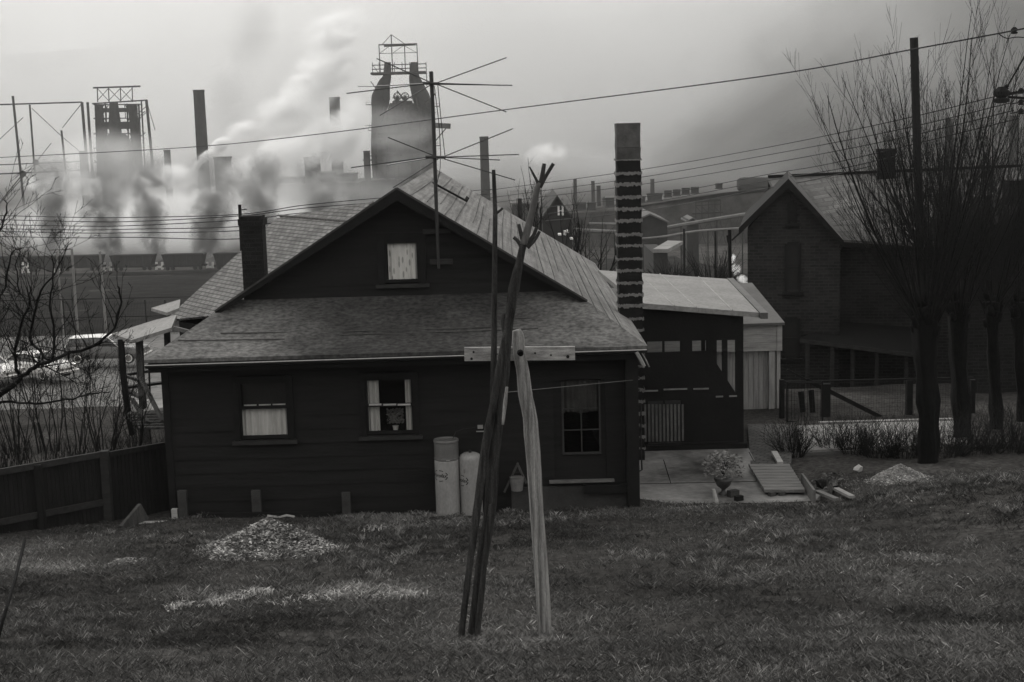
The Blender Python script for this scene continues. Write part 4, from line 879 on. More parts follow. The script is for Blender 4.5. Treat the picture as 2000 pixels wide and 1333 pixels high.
for a, b, c_ in (((848, 168), (857, 240), (861, 308)), ((855, 166), (862, 240), (869, 305))):
    m_ = MB(); m_.tube(smoothpts([W(*a, YA - .06), W(*b, YA - .06), W(*c_, YA - .06)]), .006, 4); m_.build('lead_wire', M_WIRE, an)
m_ = MB(); m_.tube(smoothpts([W(860, 311, YA - .06), W(859, 335, YA - .1), W(853, 365, YA), W(853, 420, YA), W(855, 480, YA)]), .005, 4); m_.build('lead_wire', M_WIRE, an)

# ================================================================== poles and wires
def wire(pts, label, r=.011, group='overhead wires', nm='overhead_wire'):
    m_ = MB(); P_ = smoothpts([W(*p) for p in pts], 8)
    m_.tube(P_, [max(r, (p.length) * .00012) if r < .02 else r for p in P_], 4)
    return simple(m_, nm, M_WIRE, label, 'wire', group)
wire([(-60, 311, 60), (340, 290, 50), (600, 265, 43), (1000, 213, 36), (1500, 148, 30), (1776, 98, 27), (1960, 64, 25.5), (2040, 48, 25)], 'single overhead wire crossing the whole picture from left edge to upper right', .013)
for k, (pts, lab) in enumerate(((((940, 374, 60), (1000, 366, 58), (1250, 332, 50), (1500, 288, 42), (1750, 236, 35), (1955, 186, 30)), 'topmost wire of the bundle right of the banded chimney'),
        (((950, 388, 60), (1000, 381, 58), (1250, 347, 50), (1500, 303, 42), (1750, 255, 35), (1975, 201, 30)), 'second wire from the top of the bundle right of the banded chimney'),
        (((960, 397, 60), (1000, 392, 58), (1250, 361, 50), (1500, 320, 42), (1750, 272, 35), (1980, 216, 30)), 'third wire from the top of the bundle right of the banded chimney'),
        (((1010, 410, 60), (1250, 386, 50), (1500, 341, 42), (1640, 316, 38), (1990, 232, 30)), 'fourth wire from the top of the bundle right of the banded chimney'),
        (((1015, 423, 60), (1250, 398, 50), (1500, 353, 42), (1640, 330, 38), (1760, 303, 35)), 'fifth wire from the top of the bundle right of the banded chimney'),
        (((1030, 435, 60), (1250, 413, 50), (1500, 368, 42), (1600, 349, 40), (1700, 325, 37)), 'lowest wire of the bundle right of the banded chimney'))):
    wire(pts, lab, group='wires running up to the insulators at right')
for (ya, yb, yc, yd), lab in (((421, 425, 419, 384), 'topmost wire left of the chimney pole'), ((429, 433, 422, 393), 'second wire down left of the chimney pole'), ((439, 441, 430, 403), 'third wire down left of the chimney pole'), ((447, 448, 443, 412), 'fourth wire down left of the chimney pole'), ((452, 455, 451, 419), 'fifth wire down left of the chimney pole'), ((462, 464, 467, 430), 'lowest wire left of the chimney pole')):
    wire([(-60, ya - 1, 46), (150, (ya + yb) / 2 + 2, 42), (260, yb, 40), (468, yc, 35), (600, (yc + yd) / 2 - 1, 38), (780, yd, 44), (960, yd - 14, 52)], lab, group='wires passing the chimney pole')
def pole_(px0, py0, px1, py1, Y, wd, label, m=M_TRIM, nm='utility_pole', zb=None, arms=()):
    A, B = W(px0, py0, Y), W(px1, py1, Y); r = wd * Y / F / 2; b_ = B if zb is None else Vector((B.x, Y, zb))
    t = thing(nm, b_, label, 'pole'); m_ = MB(); m_.tube([b_, (A + b_) / 2, A], [r * 1.1, r * 1.03, r * .95], 10); m_.build('shaft', m, t)
    for (a, b, w) in arms: m_ = MB(); m_.beam(W(*a, Y), W(*b, Y), w * Y / F, w * Y / F); m_.build('crossarm', m, t)
    return t
pole_(1785, 74, 1806, 900, 30, 17, 'tall bare dark pole rising above the pollard trees', mat('tall_pole', .02, .9, .3, 2), zb=-6.6)
t = pole_(468, 400, 472, 560, 36, 7, 'dark pole directly behind the black brick chimney', M_DARKB, zb=-8.5, arms=(((468, 411), (482, 409), 2),))
pole_(1425, 449, 1427, 640, 46, 7.5, 'dark pole with a side brace left of the brick house', M_DARKB, zb=-9, arms=(((1429, 470), (1452, 449), 3), ((1421, 460), (1423, 474), 5)))
pole_(1397, 452, 1397, 600, 60, 4, 'thin dark pole behind the right porch roof', M_DARKB, zb=-13)
pole_(1336, 447, 1337, 560, 80, 4.5, 'dark pole with pale insulators right of the low pale roof', M_DARKB, zb=-14)
pole_(1056, 406, 1057, 500, 70, 3.4, 'thin dark pole beside the small gabled house behind the roof', M_DARKB, zb=-14)
pole_(1015, 388, 1013, 480, 48, 9, 'thick dark topped pole stub rising behind the main roof', mat('stub_pole', .035, .9, .3, 3), zb=-10)
pole_(195, 492, 208, 650, 100, 5, 'pale leaning pole right of the bare tree in the cinder yard', mat('pale_pole', .17, .9, .2, 2), zb=-15.2)
pole_(140, 486, 152, 650, 100, 5, 'pale leaning pole with a crossarm in the cinder yard', mat('pale_pole', .17), zb=-15.2, arms=(((96, 489), (142, 487), 2.4),))
pole_(111, 492, 124, 650, 108, 3.6, 'thin faint pole leftmost in the cinder yard', mat('pale_pole', .17), zb=-15.4)
# insulators at the upper right
def insul(px, py, Y, s, label, cat='insulator'):
    c = W(px, py, Y); m_ = MB(); m_.lathe(c + Vector((0, 0, -s * .5)), [(s * .25, 0), (s * .5, s * .08), (s * .5, s * .25), (s * .28, s * .35), (s * .5, s * .5), (s * .5, s * .7), (s * .2, s)], 12); return simple(m_, 'insulator', M_DARKB, label, cat)
insul(1956, 186, 30, .34, 'large stacked dark insulator at the left end of the cluster')
insul(1994, 178, 30, .12, 'top small insulator at the right picture edge'); insul(1994, 200, 30, .12, 'middle small insulator at the right picture edge'); insul(1994, 218, 30, .12, 'lowest small insulator at the right picture edge'); insul(1966, 170, 30, .10, 'small insulator just above the large stacked one')
insul(1981, 60, 25.5, .12, 'lone insulator on the long wire at the upper right corner')
m_ = MB(); m_.beam(W(1956, 186, 30.1), W(2060, 168, 30.1), .05); m_.beam(W(1970, 190, 30.1), W(2060, 196, 30.1), .05); m_.beam(W(1966, 172, 30.1), W(2010, 95, 30.1), .03); simple(m_, 'pole_bracket', M_DARKB, 'dark bracket arms holding the insulators at the right edge', 'bracket')
for a, b, lab in (((1972, 186), (2040, 170), 'upper tie wire joining the insulators at right'), ((1974, 204), (2040, 190), 'middle tie wire joining the insulators at right'), ((1974, 222), (2040, 208), 'lower tie wire joining the insulators at right')):
    wire([(*a, 29.8), (*b, 29.8)], lab, .012)
wire([(1950, 66, 25.6), (1966, 75, 25.5), (1990, 73, 25.4), (2040, 78, 25.3)], 'loose jumper wire drooping under the lone insulator', .010)

# ================================================================== bare trees
def grow(mb, p, d, L, r, depth, rr, up=.25, n=6, kids=5, spread=.6, jit=.12, sides=3, kl=.55, lo=.2):
    pts = [p.copy()]; d = d.normalized(); q = p.copy()
    for i in range(n):
        d = (d + Vector((rr.uniform(-jit, jit), rr.uniform(-jit, jit), rr.uniform(-jit, jit) + up * .1))).normalized(); q = q + d * L / n; pts.append(q.copy())
    rs = [max(r * (1 - .8 * i / n), .0022) for i in range(n + 1)]
    mb.tube(pts, rs, sides if r < .012 else 5, cap=False)
    if depth > 0:
        for k in range(kids):
            t = rr.uniform(lo, .95); i = min(int(t * n), n - 1); b = pts[i].lerp(pts[i + 1], t * n - i)
            ax = (pts[i + 1] - pts[i]).normalized(); s_ = Vector((rr.uniform(-1, 1), rr.uniform(-1, 1), rr.uniform(-.3, .8))); s_ = (s_ - ax * s_.dot(ax)).normalized()
            grow(mb, b, ax * (1 - spread * .5) + s_ * spread + Vector((0, 0, up * .3)), L * kl * (1.1 - t * .6) * rr.uniform(.6, 1.2), rs[i] * .55, depth - 1, rr, up, max(3, n - 2), max(2, kids - 1), spread, jit, 3, kl)
def pollard(px, pyt, pyb, Y, wpx, nsh, Lm, seed, label, fan=.75, lean=0):
    rr = random.Random(seed); b = W(px + 6, pyb, Y); hd = W(px, pyt, Y); r = wpx * Y / F / 2
    t = thing('pollard_tree', b, label, 'tree', 'pollard trees by the hedge')
    m_ = MB(); pts = smoothpts([b + Vector((0, 0, -.25)), b + Vector((0, 0, .2)), b.lerp(hd, .35) + Vector((.02, 0, 0)), b.lerp(hd, .7) + Vector((-.02, 0, 0)), hd + Vector((0, 0, .1))], 4)
    rs = [r * (1.25 - .4 * min(i / 5, 1)) for i in range(len(pts))]
    for i in range(len(pts)): rs[i] *= 1 + .12 * math.sin(i * 1.7 + seed) + (.3 if i > len(pts) - 4 else 0)
    s0_ = len(m_.v); m_.tube(pts, rs, 14)
    for q in range(s0_, len(m_.v)):
        v = Vector(m_.v[q]); i_ = (q - s0_) // 14; c_ = pts[min(i_, len(pts) - 1)]; m_.v[q] = tuple(c_ + (v - c_) * (1 + .16 * math.sin((q - s0_) % 14 * 1.9 + i_ * .35 + seed) + rr.uniform(-.05, .05)))
    for k in range(14):    # knobby head
        a = rr.uniform(0, 6.28); c = hd + Vector((math.cos(a) * r * .95, math.sin(a) * r * .95, rr.uniform(-.35, .25))); q_ = rr.uniform(.05, .10); m_.tube([c - Vector((math.cos(a), math.sin(a), .6)) * q_, c, c + Vector((math.cos(a), math.sin(a), 1.6)) * q_ * .9], [q_ * .9, q_, q_ * .45], 6)
    m_.build('trunk', M_BARK2, t, smooth=True)
    m_ = MB()
    for k in range(nsh):
        a = rr.uniform(0, 6.28); f = fan * rr.uniform(.0, 1) ** .7; d = Vector((math.cos(a) * f + lean, math.sin(a) * f * .8, 1)); L = Lm * rr.uniform(.45, 1.0) * (1 - .25 * f)
        p = hd + Vector((math.cos(a) * r * .9, math.sin(a) * r * .9, rr.uniform(-.25, .3)))
        big = rr.random() < .3
        grow(m_, p, d, L if big else L * .75, rr.uniform(.014, .030) if big else rr.uniform(.007, .014), 2, rr, up=.55, n=8, kids=9 if big else 6, spread=.42, jit=.055, kl=.45, lo=.12)
    m_.build('crown', M_TWIG, t, fix=False); return t
pollard(1808, 612, 914, 24, 46, 78, 5.4, 11, 'nearest and thickest pollard tree with a dark trunk by the hedge', .9, -.05)
pollard(1872, 600, 905, 26.5, 38, 56, 5.8, 12, 'second pollard tree from the left with a straight dark trunk', .8)
pollard(1940, 600, 900, 28, 28, 46, 5.4, 13, 'third pollard tree from the left with a slimmer trunk', .8)
pollard(1992, 600, 898, 29, 26, 40, 5.2, 14, 'rightmost pollard tree cut by the picture edge', .8)
def shrub(px, pyb, Y, hpx, wpx, n, seed, label, nm='bare_shrub', group=None, m=M_TWIG, r0=.008, kids=3, depth=1, z=None, lean=0):
    rr = random.Random(seed); b = W(px, pyb, Y)
    if z is not None: b.z = z
    H = hpx * Y / F; w = wpx * Y / F; m_ = MB()
    for k in range(n):
        a = rr.uniform(0, 6.28); d = Vector((math.cos(a) * w / H * rr.uniform(.05, .75) + lean, math.sin(a) * w / H * .5 * rr.uniform(0, 1), 1))
        grow(m_, b + Vector((math.cos(a) * w * .13, math.sin(a) * w * .13, -.05)), d, H * rr.uniform(.55, 1.05), r0 * rr.uniform(.6, 1.2), depth, rr, up=.2, n=7, kids=kids, spread=.6, jit=.16, kl=.42)
    o = simple(m_, nm, m, label, 'shrub', group, origin=b, fix=False); return o
for k, (px, pyb, Y, h_, w_, n_) in enumerate(((1549, 893, 25.2, 72, 46, 70), (1622, 884, 25.8, 68, 40, 40), (1668, 888, 25.4, 76, 60, 70), (1716, 896, 25.0, 80, 70, 80), (1768, 900, 24.8, 85, 70, 80), (1836, 905, 24.6, 90, 80, 80), (1900, 905, 24.8, 95, 80, 80), (1958, 905, 25, 100, 80, 80), (2010, 905, 25, 100, 70, 60))):
    shrub(px, pyb, Y, h_ * 1.25, w_ * 2.4, int(n_ * 1.3), 100 + k, ['compact rounded bare bush beside the brick path', 'thin open bare bush in front of the pale pavement', 'bare hedge bush third from the brick path', 'bare hedge bush left of the nearest pollard trunk', 'dense bare hedge bush at the foot of the nearest pollard trunk', 'bare hedge bush between first and second pollard trunks', 'bare hedge bush between second and third pollard trunks', 'tall bare hedge bush beside the third pollard trunk', 'bare hedge bush cut by the right picture edge'][k], 'hedge_bush', 'bare hedge bushes along the pavement', r0=.007, kids=5)
# left: gnarled tree hanging in from the left edge, shoots behind the fence
lt = thing('gnarled_tree', W(-40, 900, 15), 'gnarled bare tree reaching in from the left edge over the board fence', 'tree')
rr = random.Random(5); m_ = MB(); YL = 15.0
m_.tube(smoothpts([Vector((W(-70, 900, YL).x, YL, hz(-6, YL) - .2)), W(-60, 840, YL), W(-25, 790, YL), W(30, 750, YL)]), [.06] * 4 + [.05] * 4 + [.042, .037, .033, .03, .027], 9); m_.build('trunk', M_BARK2, lt, smooth=True)
m_ = MB()
limbs = [([(30, 750), (60, 722), (95, 705), (135, 690), (185, 675), (222, 640), (235, 590), (232, 560)], .034), ([(95, 706), (60, 660), (70, 600), (85, 560), (112, 530), (130, 480)], .022), ([(40, 742), (28, 690), (40, 640), (55, 600), (60, 560)], .028),
         ([(-30, 790), (20, 786), (70, 788), (130, 782), (180, 770), (215, 766)], .022), ([(100, 700), (108, 650), (96, 600), (105, 545), (102, 500)], .022), ([(-20, 600), (10, 560), (20, 500), (42, 485)], .02), ([(-30, 480), (2, 445), (14, 405), (8, 392)], .018), ([(60, 600), (40, 570), (30, 520), (42, 490)], .015), ([(-30, 820), (-10, 700), (-6, 640), (-20, 600)], .03), ([(135, 690), (140, 720), (150, 742), (175, 750)], .012)]
for pts, r_ in limbs:
    P_ = smoothpts([W(a, b, YL + .25 * math.sin(a * .05)) for a, b in pts], 4); n_ = len(P_)
    P_ = [p + Vector((rr.uniform(-.012, .012), rr.uniform(-.02, .02), rr.uniform(-.012, .012))) for p in P_]
    R_ = [r_ * .75 * (1 - .7 * i / n_) for i in range(n_)]; m_.tube(P_, R_, 6)
    for k in range(int(n_ * .8)):
        i = rr.randrange(3, n_); ax = (P_[i] - P_[i - 1]).normalized(); s_ = Vector((rr.uniform(-1, 1), rr.uniform(-.6, .6), rr.uniform(-.2, 1)))
        grow(m_, P_[i], ax * .5 + s_.normalized(), rr.uniform(.25, .8), R_[i] * .45, 2, rr, up=.4, n=5, kids=3, spread=.6, jit=.16, kl=.5)
m_.build('crown', M_BARK2, lt, fix=False)
for k, (px, pyb, Y, h_, w_, n_, lab) in enumerate(((30, 880, 25, 330, 150, 18, 'tall bare shoots behind the fence at the left picture edge'), (95, 880, 25, 370, 150, 15, 'tallest clump of bare shoots behind the board fence'), (150, 880, 26, 320, 120, 12, 'thin clump of bare shoots between the white car and the fence'), (205, 880, 24.5, 260, 130, 20, 'bare shoots behind the fence corner post'), (262, 876, 25, 150, 90, 14, 'low bare shoots beside the stair porch'))):
    shrub(px, pyb, Y, h_, w_, n_, 200 + k, lab, 'bare_sapling', 'bare shoots behind the board fence', M_TWIG, .011, 5, 2)
# low dark brush behind the fence
m_ = MB(); rr = random.Random(77)
for k in range(1100):
    x = rr.uniform(-13, -4.4); y = rr.uniform(22.5, 28); z = hz(x, y); grow(m_, Vector((x, y, z)), Vector((rr.uniform(-.4, .4), rr.uniform(-.4, .4), 1)), rr.uniform(.3, .75), .008, 1, rr, n=4, kids=3, jit=.15)
o = m_.build('brush', M_TWIG, None, fix=False); tag(o, 'low dark brush covering the bank behind the board fence', 'brush', kind='stuff')
shrub(1040, 480, 44, 175, 90, 16, 301, 'thin bare sapling top rising behind the ridge of the main roof', 'bare_sapling', None, M_TWIG, .022, 5, 2)
shrub(1110, 520, 42, 170, 130, 9, 302, 'bare crooked sapling between the roof and the banded chimney', 'bare_sapling', None, M_TWIG, .03, 6, 2, lean=.1)
shrub(1165, 560, 40, 175, 110, 7, 303, 'bare sapling close to the left side of the banded chimney', 'bare_sapling', None, M_TWIG, .03, 6, 2, lean=.1)
shrub(1390, 560, 50, 90, 150, 60, 304, 'dark scrub bush behind the right porch roof', 'bare_sapling', None, M_TWIG, .02, 4, 1)
shrub(1310, 548, 52, 50, 130, 60, 305, 'low scrub bush behind the right porch roof near the chimney', 'bare_sapling', None, M_TWIG, .02, 4, 1)

# ---- wire fence and gate on the right
wf = thing('wire_fence', W(1700, 825, 30.2), 'wire mesh fence with dark posts and a diagonal brace in front of the brick house', 'fence')
YW = 30.2
def gp(px, py, Y=YW): return W(px, py, Y)
for px, w in ((1527, .10), (1613, .17), (1776, .13), (1900, .1)):
    A = gp(px, 742 if px != 1613 else 750); m_ = MB(); m_.beam(Vector((A.x, YW, hz(A.x, YW) - .1)), A, w); m_.build('post', M_TRIM, wf)
m_ = MB(); m_.beam(gp(1527, 746), gp(1900, 738), .03); m_.build('top_rail', M_TRIM, wf)
m_ = MB(); m_.beam(gp(1538, 722), gp(1575, 742), .03, .05, (0, 1, 0)); m_.beam(gp(1575, 742), gp(1720, 815), .09, .05, (0, 1, 0)); m_.build('brace', M_DARKB, wf)
m_ = MB()
for i in range(74): px = 1530 + i * 5.2; A = gp(px, 745); m_.tube([Vector((A.x, YW, hz(A.x, YW))), A], .0028, 3)
for j in range(10): py = 749 + j * 8.2; m_.tube([gp(1528, py + 1), gp(1905, py - 6)], .0028, 3)
m_.build('mesh', M_WIRE, wf, fix=False)
gt = thing('wire_gate', gp(1570, 828, 29.6), 'narrow wire gate with a dark frame beside the pale shed', 'gate')
m_ = MB()
for a, b in (((1537, 746), (1537, 826)), ((1606, 744), (1606, 828)), ((1537, 748), (1606, 748)), ((1537, 824), (1606, 826))): m_.beam(W(*a, 29.6), W(*b, 29.6), .03)
m_.build('frame', M_TRIM, gt)
m_ = MB()
for i in range(11): m_.tube([W(1540 + i * 6.2, 749, 29.6), W(1540 + i * 6.2, 824, 29.6)], .003, 3)
m_.build('mesh', M_WIRE, gt, fix=False)
for px, pt, pb in ((1588, 762, 818), (1568, 765, 805)): m_ = MB(); m_.beam(W(px, pb, 31), W(px - 4, pt, 31), .12, .05); simple(m_, 'board', M_TRIM, 'dark upright board seen through the gate, ' + ('near its right side' if px == 1588 else 'near its middle'), 'board')

# ---- chain link fence across the far side of the lot
cf = thing('chain_fence', (-28, 103.2, -14.9), 'long chain link fence along the far side of the parking lot', 'fence')
def cp_(px, py): return W(px, py, 103)
for px in (-20, 60, 123, 205, 283, 322, 400, 470):
    m_ = MB(); A = cp_(px, 586); m_.tube([Vector((A.x, 103, -14.8)), A], .05, 5); m_.build('post', M_TRIM, cf)
for y0_, y1_ in ((588, 584), (624, 620)): m_ = MB(); m_.tube([cp_(-60, y0_ + 1), cp_(480, y1_ - 6)], .035, 4); m_.build('rail', M_TRIM, cf)
m_ = MB()
for i in range(180): A = cp_(-50 + i * 3, 588); m_.tube([Vector((A.x, 103, -14.8)), A], .010, 3)
m_.build('mesh', M_WIRE, cf, fix=False)

# ================================================================== cars
def loft(secs):   # secs: list of rings of equal length
    m_ = MB(); n = len(secs[0]); vs = [v for s_ in secs for v in s_]
    m_.add(vs, [(i * n + j, i * n + (j + 1) % n, (i + 1) * n + (j + 1) % n, (i + 1) * n + j) for i in range(len(secs) - 1) for j in range(n)] + [tuple(range(n - 1, -1, -1)), tuple((len(secs) - 1) * n + j for j in range(n))]); return m_
def ring(x, zb, zt, hw, crown=.05, tuck=.08):
    return [(x, -hw + tuck, zb), (x, hw - tuck, zb), (x, hw, zb + .18), (x, hw, (zb + zt) / 2), (x, hw - .05, zt - .07), (x, hw - .16, zt), (x, 0, zt + crown), (x, -hw + .16, zt), (x, -hw + .05, zt - .07), (x, -hw, (zb + zt) / 2), (x, -hw, zb + .18)]
def car(loc, yaw, label, wagon, mb_, mr_):
    t = thing('parked_car', loc, label, 'car'); t.rotation_euler = (0, 0, yaw); ORG[t.name] = Vector((0, 0, 0)); t.location = loc
    if not wagon: prof = [(-2.6, .42, .72, .80), (-2.55, .34, .88, .90), (-2.0, .3, .95, .94), (-1.2, .28, .98, .95), (-.3, .26, .98, .96), (.8, .26, .97, .96), (1.4, .28, .98, .95), (2.2, .3, .93, .93), (2.52, .34, .86, .90), (2.6, .42, .74, .82)]
    else: prof = [(-2.5, .45, .95, .84), (-2.45, .38, 1.05, .90), (-1.5, .34, 1.06, .93), (0, .32, 1.06, .94), (1.0, .32, 1.04, .94), (1.9, .34, 1.0, .92), (2.35, .38, .92, .88), (2.42, .45, .82, .82)]
    b = loft([ring(*p) for p in prof]); b.build('body', mb_, t, smooth=False)
    cab = [(-1.75, 0.92, .97, .78), (-1.15, .9, 1.38, .66), (-.2, .9, 1.46, .66), (.55, .9, 1.42, .66), (1.25, .9, .96, .76)] if not wagon else [(-2.4, .98, 1.05, .80), (-2.15, .98, 1.6, .72), (-.5, .98, 1.66, .73), (.3, .98, 1.62, .72), (.95, .98, 1.06, .8)]
    loft([ring(x, zb, zt, hw, .03, .0) for x, zb, zt, hw in cab]).build('windows', M_CARG, t)
    top = cab[1:-1]; rf = loft([[(x, -hw + .03, zt - .03), (x, hw - .03, zt - .03), (x, hw - .12, zt + .02), (x, 0, zt + .055), (x, -hw + .12, zt + .02)] for x, zb, zt, hw in top]); rf.build('roof', mr_, t)
    m_ = MB()
    for x in ((-1.75, 1.25) if not wagon else (-2.38, .95)):
        pass
    for i in (0, len(cab) - 2):
        a, c = cab[i], cab[i + 1]
        for s_ in (-1, 1): m_.beam((a[0], s_ * (a[3] - .02), a[2] if i == 0 else a[2]), (c[0], s_ * (c[3] - .02), c[2]), .07, .06)
    m_.build('pillars', mr_, t)
    wx = (-1.6, 1.6)
    for x in wx:
        for s_ in (-1, 1):
            m_ = MB(); y = s_ * .86; m_.tube([(x, y - s_ * .12, .34), (x, y + s_ * .08, .34)], .34, 18); w = m_.build('wheel', M_TYRE, t)
            m_ = MB(); m_.tube([(x, y + s_ * .081, .34), (x, y + s_ * .10, .34)], .19, 14); m_.build('hubcap', M_CHROME, w)
            m_ = MB(); m_.tube([(x, y + s_ * .082, .34), (x, y + s_ * .09, .34)], .25, 18); m_.build('whitewall', M_WHITE, w)
    for x in (prof[0][0] - .06, prof[-1][0] + .06):
        m_ = MB(); m_.tube([(x, -.86, .48), (x * 1.01, 0, .48), (x, .86, .48)], .07, 8); m_.build('bumper', M_CHROME, t)
    x = prof[-1][0]
    m_ = MB(); m_.box((x + .01, 0, .62), (.06, 1.1, .13)); m_.build('grille', M_CHROME, t)
    for s_ in (-1, 1): m_ = MB(); m_.tube([(x - .04, s_ * .66, .74), (x + .05, s_ * .66, .74)], .10, 12); m_.build('headlight', M_CHROME, t)
    for s_ in (-1, 1): m_ = MB(); m_.box((0, s_ * .965, .62), (4.2, .012, .03)); m_.build('side_trim', M_CHROME, t)
    return t
def onlot(px, py): return WZ(px, py, -13.98)
p1 = onlot(72, 735); car((p1.x, p1.y, -14.0), math.radians(-32), 'white rounded sedan parked behind the bare shoots, nose to the right', False, M_CAR, M_CAR)
p2 = onlot(212, 706); car((p2.x, p2.y, -14.0), math.radians(-4), 'dark station wagon with a white roof parked beside the stair porch', True, M_CARD, M_CAR)
p3 = onlot(-30, 742); car((p3.x, p3.y, -14.0), math.radians(-32), 'second white sedan partly cut by the left picture edge', False, M_CAR, M_CAR)

# ================================================================== steelworks in the valley
def stack(px, pyt, pyb, wpx, Y, label, m=M_MILL, box=False):
    A = W(px, pyt, Y); B = W(px + (pyb - pyt) * .03, pyb, Y); zb = hz(B.x, Y); r = wpx * Y / F / 2
    m_ = MB(); m_.lathe(Vector((A.x, Y, zb)), [(r * 1.12, 0), (r * 1.05, (A.z - zb) * .5), (r * .97, A.z - zb - r * .4), (r * 1.04, A.z - zb - r * .35), (r * 1.04, A.z - zb)], 16)
    return simple(m_, 'smokestack', m, label, 'smokestack', 'smokestacks of the steelworks', smooth=False)
for a in ((388, 176, 350, 22, 380, 'tall wide smokestack rising from the white steam plume'), (326, 293, 355, 13, 400, 'short smokestack right of the left furnace'), (162, 295, 350, 15, 400, 'short smokestack left of the left furnace'),
          (653, 190, 350, 21, 700, 'faint tall smokestack in the smoke left of the central furnace'), (716, 295, 350, 13, 400, 'slim smokestack close beside the central furnace'), (945, 267, 375, 17, 350, 'leaning-looking smokestack right of the antenna'),
          (1123, 350, 395, 7, 420, 'small far stack first left of the banded chimney group'), (1158, 354, 405, 7, 420, 'small far stack second in the group left of the banded chimney'), (1169, 363, 412, 8, 380, 'stack nearest the left side of the banded chimney'), (1274, 350, 385, 8, 420, 'small far stack right of the banded chimney'),
          (1855, 232, 345, 16, 400, 'faint stack behind the pollard shoots'), (1982, 226, 345, 18, 380, 'faint stack behind the shoots at the right edge')): stack(*a)
def block(px0, px1, pyt, Y, dep, nm, label, cat, m=M_MILL, roof=None, stepped=()):
    A, B = W(px0, pyt, Y), W(px1, pyt, Y); zb = hz(A.x, Y) - .5; t = thing(nm, ((A.x + B.x) / 2, Y, zb), label, cat); zt = (A.z + B.z) / 2
    m_ = MB(); m_.bb(A.x, B.x, Y, Y + dep, zb, zt); m_.build('wall', m, t)
    m_ = MB(); w = B.x - A.x
    if roof: m_.slab([(A.x - .4, Y - .4, zt), (B.x + .4, Y - .4, zt), (B.x + .4, Y + dep / 2, zt + roof), (A.x - .4, Y + dep / 2, zt + roof)], .3); m_.slab([(A.x - .4, Y + dep / 2, zt + roof), (B.x + .4, Y + dep / 2, zt + roof), (B.x + .4, Y + dep + .4, zt), (A.x - .4, Y + dep + .4, zt)], .3)
    else: m_.bb(A.x - .2, B.x + .2, Y - .2, Y + dep + .2, zt + .01, zt + .5)
    m_.build('roof', MATS['mill_roof'] if roof else m, t)
    m_ = MB()
    for k in range(max(2, int(w / 3))):
        x = A.x + (k + .5) * w / max(2, int(w / 3)); m_.bb(x - .5, x + .5, Y - .08, Y - .01, zt - 3.2, zt - 1.4)
    m_.build('window_band', M_INK, t)
    return t
for a in ((508, 532, 297, 390, 9, 'skip_tower', 'dark square skip tower with a side hoist right of the white steam', 'tower'), (594, 618, 311, 390, 8, 'hoist_tower', 'square pale grey tower in the smoke left of the central furnace', 'tower'), (418, 442, 311, 395, 7, 'hoist_tower', 'small square tower right of the tall wide smokestack', 'tower')): block(*a)
block(452, 485, 344, 400, 12, 'mill_shed', 'low mill shed left of the dark skip tower', 'building'); block(540, 585, 352, 400, 12, 'mill_shed', 'low mill shed right of the dark skip tower', 'building'); block(624, 648, 341, 402, 10, 'mill_shed', 'stepped mill shed left of the faint tall smokestack', 'building'); block(655, 690, 344, 404, 12, 'mill_shed', 'mill shed right of the faint tall smokestack', 'building'); block(690, 800, 356, 398, 20, 'mill_shed', 'long low mill shed under the central furnace', 'building')
block(470, 700, 364, 390, 20, 'cast_house', 'very long low mill building behind the dark smoke columns', 'building')
block(1000, 1052, 396, 300, 25, 'mill_shed', 'long mill shed behind the main roof ridge', 'building', roof=2.0); block(1190, 1300, 397, 420, 30, 'mill_shed', 'far mill shed behind the banded chimney', 'building', roof=1.5)
# central blast furnace
YC = 420.0; s_ = YC / F
ft = thing('blast_furnace', W(785, 360, YC), 'tall blast furnace with a lattice headframe rising behind the antenna', 'blast furnace')
def wc(px, py, dy=0): return W(px, py, YC + dy)
def tubepx(pts, nm, m=M_MILL, n=10, parent=ft, Y=YC): m_ = MB(); m_.tube(smoothpts([W(a, b, Y + (c[1] if isinstance(c, tuple) else 0)) for a, b, c in pts], 3), sum([[((1 - j / 3) * (pts[i][2] if not isinstance(pts[i][2], tuple) else pts[i][2][0]) + j / 3 * (pts[i + 1][2] if not isinstance(pts[i + 1][2], tuple) else pts[i + 1][2][0])) * Y / F for j in range(3)] for i in range(len(pts) - 1)], []) + [(pts[-1][2] if not isinstance(pts[-1][2], tuple) else pts[-1][2][0]) * Y / F], n); return m_.build(nm, m, parent)
ax = wc(786, 200); zb = hz(ax.x, YC) - 1
pr_ = [(y, r) for y, r in ((400, 56), (330, 54), (285, 52), (262, 50), (240, 43), (226, 34), (205, 26))]
m_ = MB(); m_.lathe(Vector((ax.x, YC, 0)), [(56 * s_, zb)] + [(r * s_, wc(786, y).z) for y, r in pr_], 20); m_.build('stack_body', M_MILL, ft)
tubepx([(757, 122, 6), (756, 150, 8), (750, 165, 12), (744, 190, 18), (742, 205, 17), (738, 228, 12), (733, 262, 8), (731, 300, 6), (734, 350, 6)], 'uptake')
tubepx([(808, 122, 6), (809, 150, 10), (813, 165, 13), (822, 190, 17), (827, 205, 16), (836, 228, 11), (842, 262, 8), (846, 300, 6), (848, 350, 6)], 'uptake')
tubepx([(786, 400, 30), (786, 250, 26), (786, 205, 20), (786, 197, 18)], 'furnace_top')
m_ = MB()
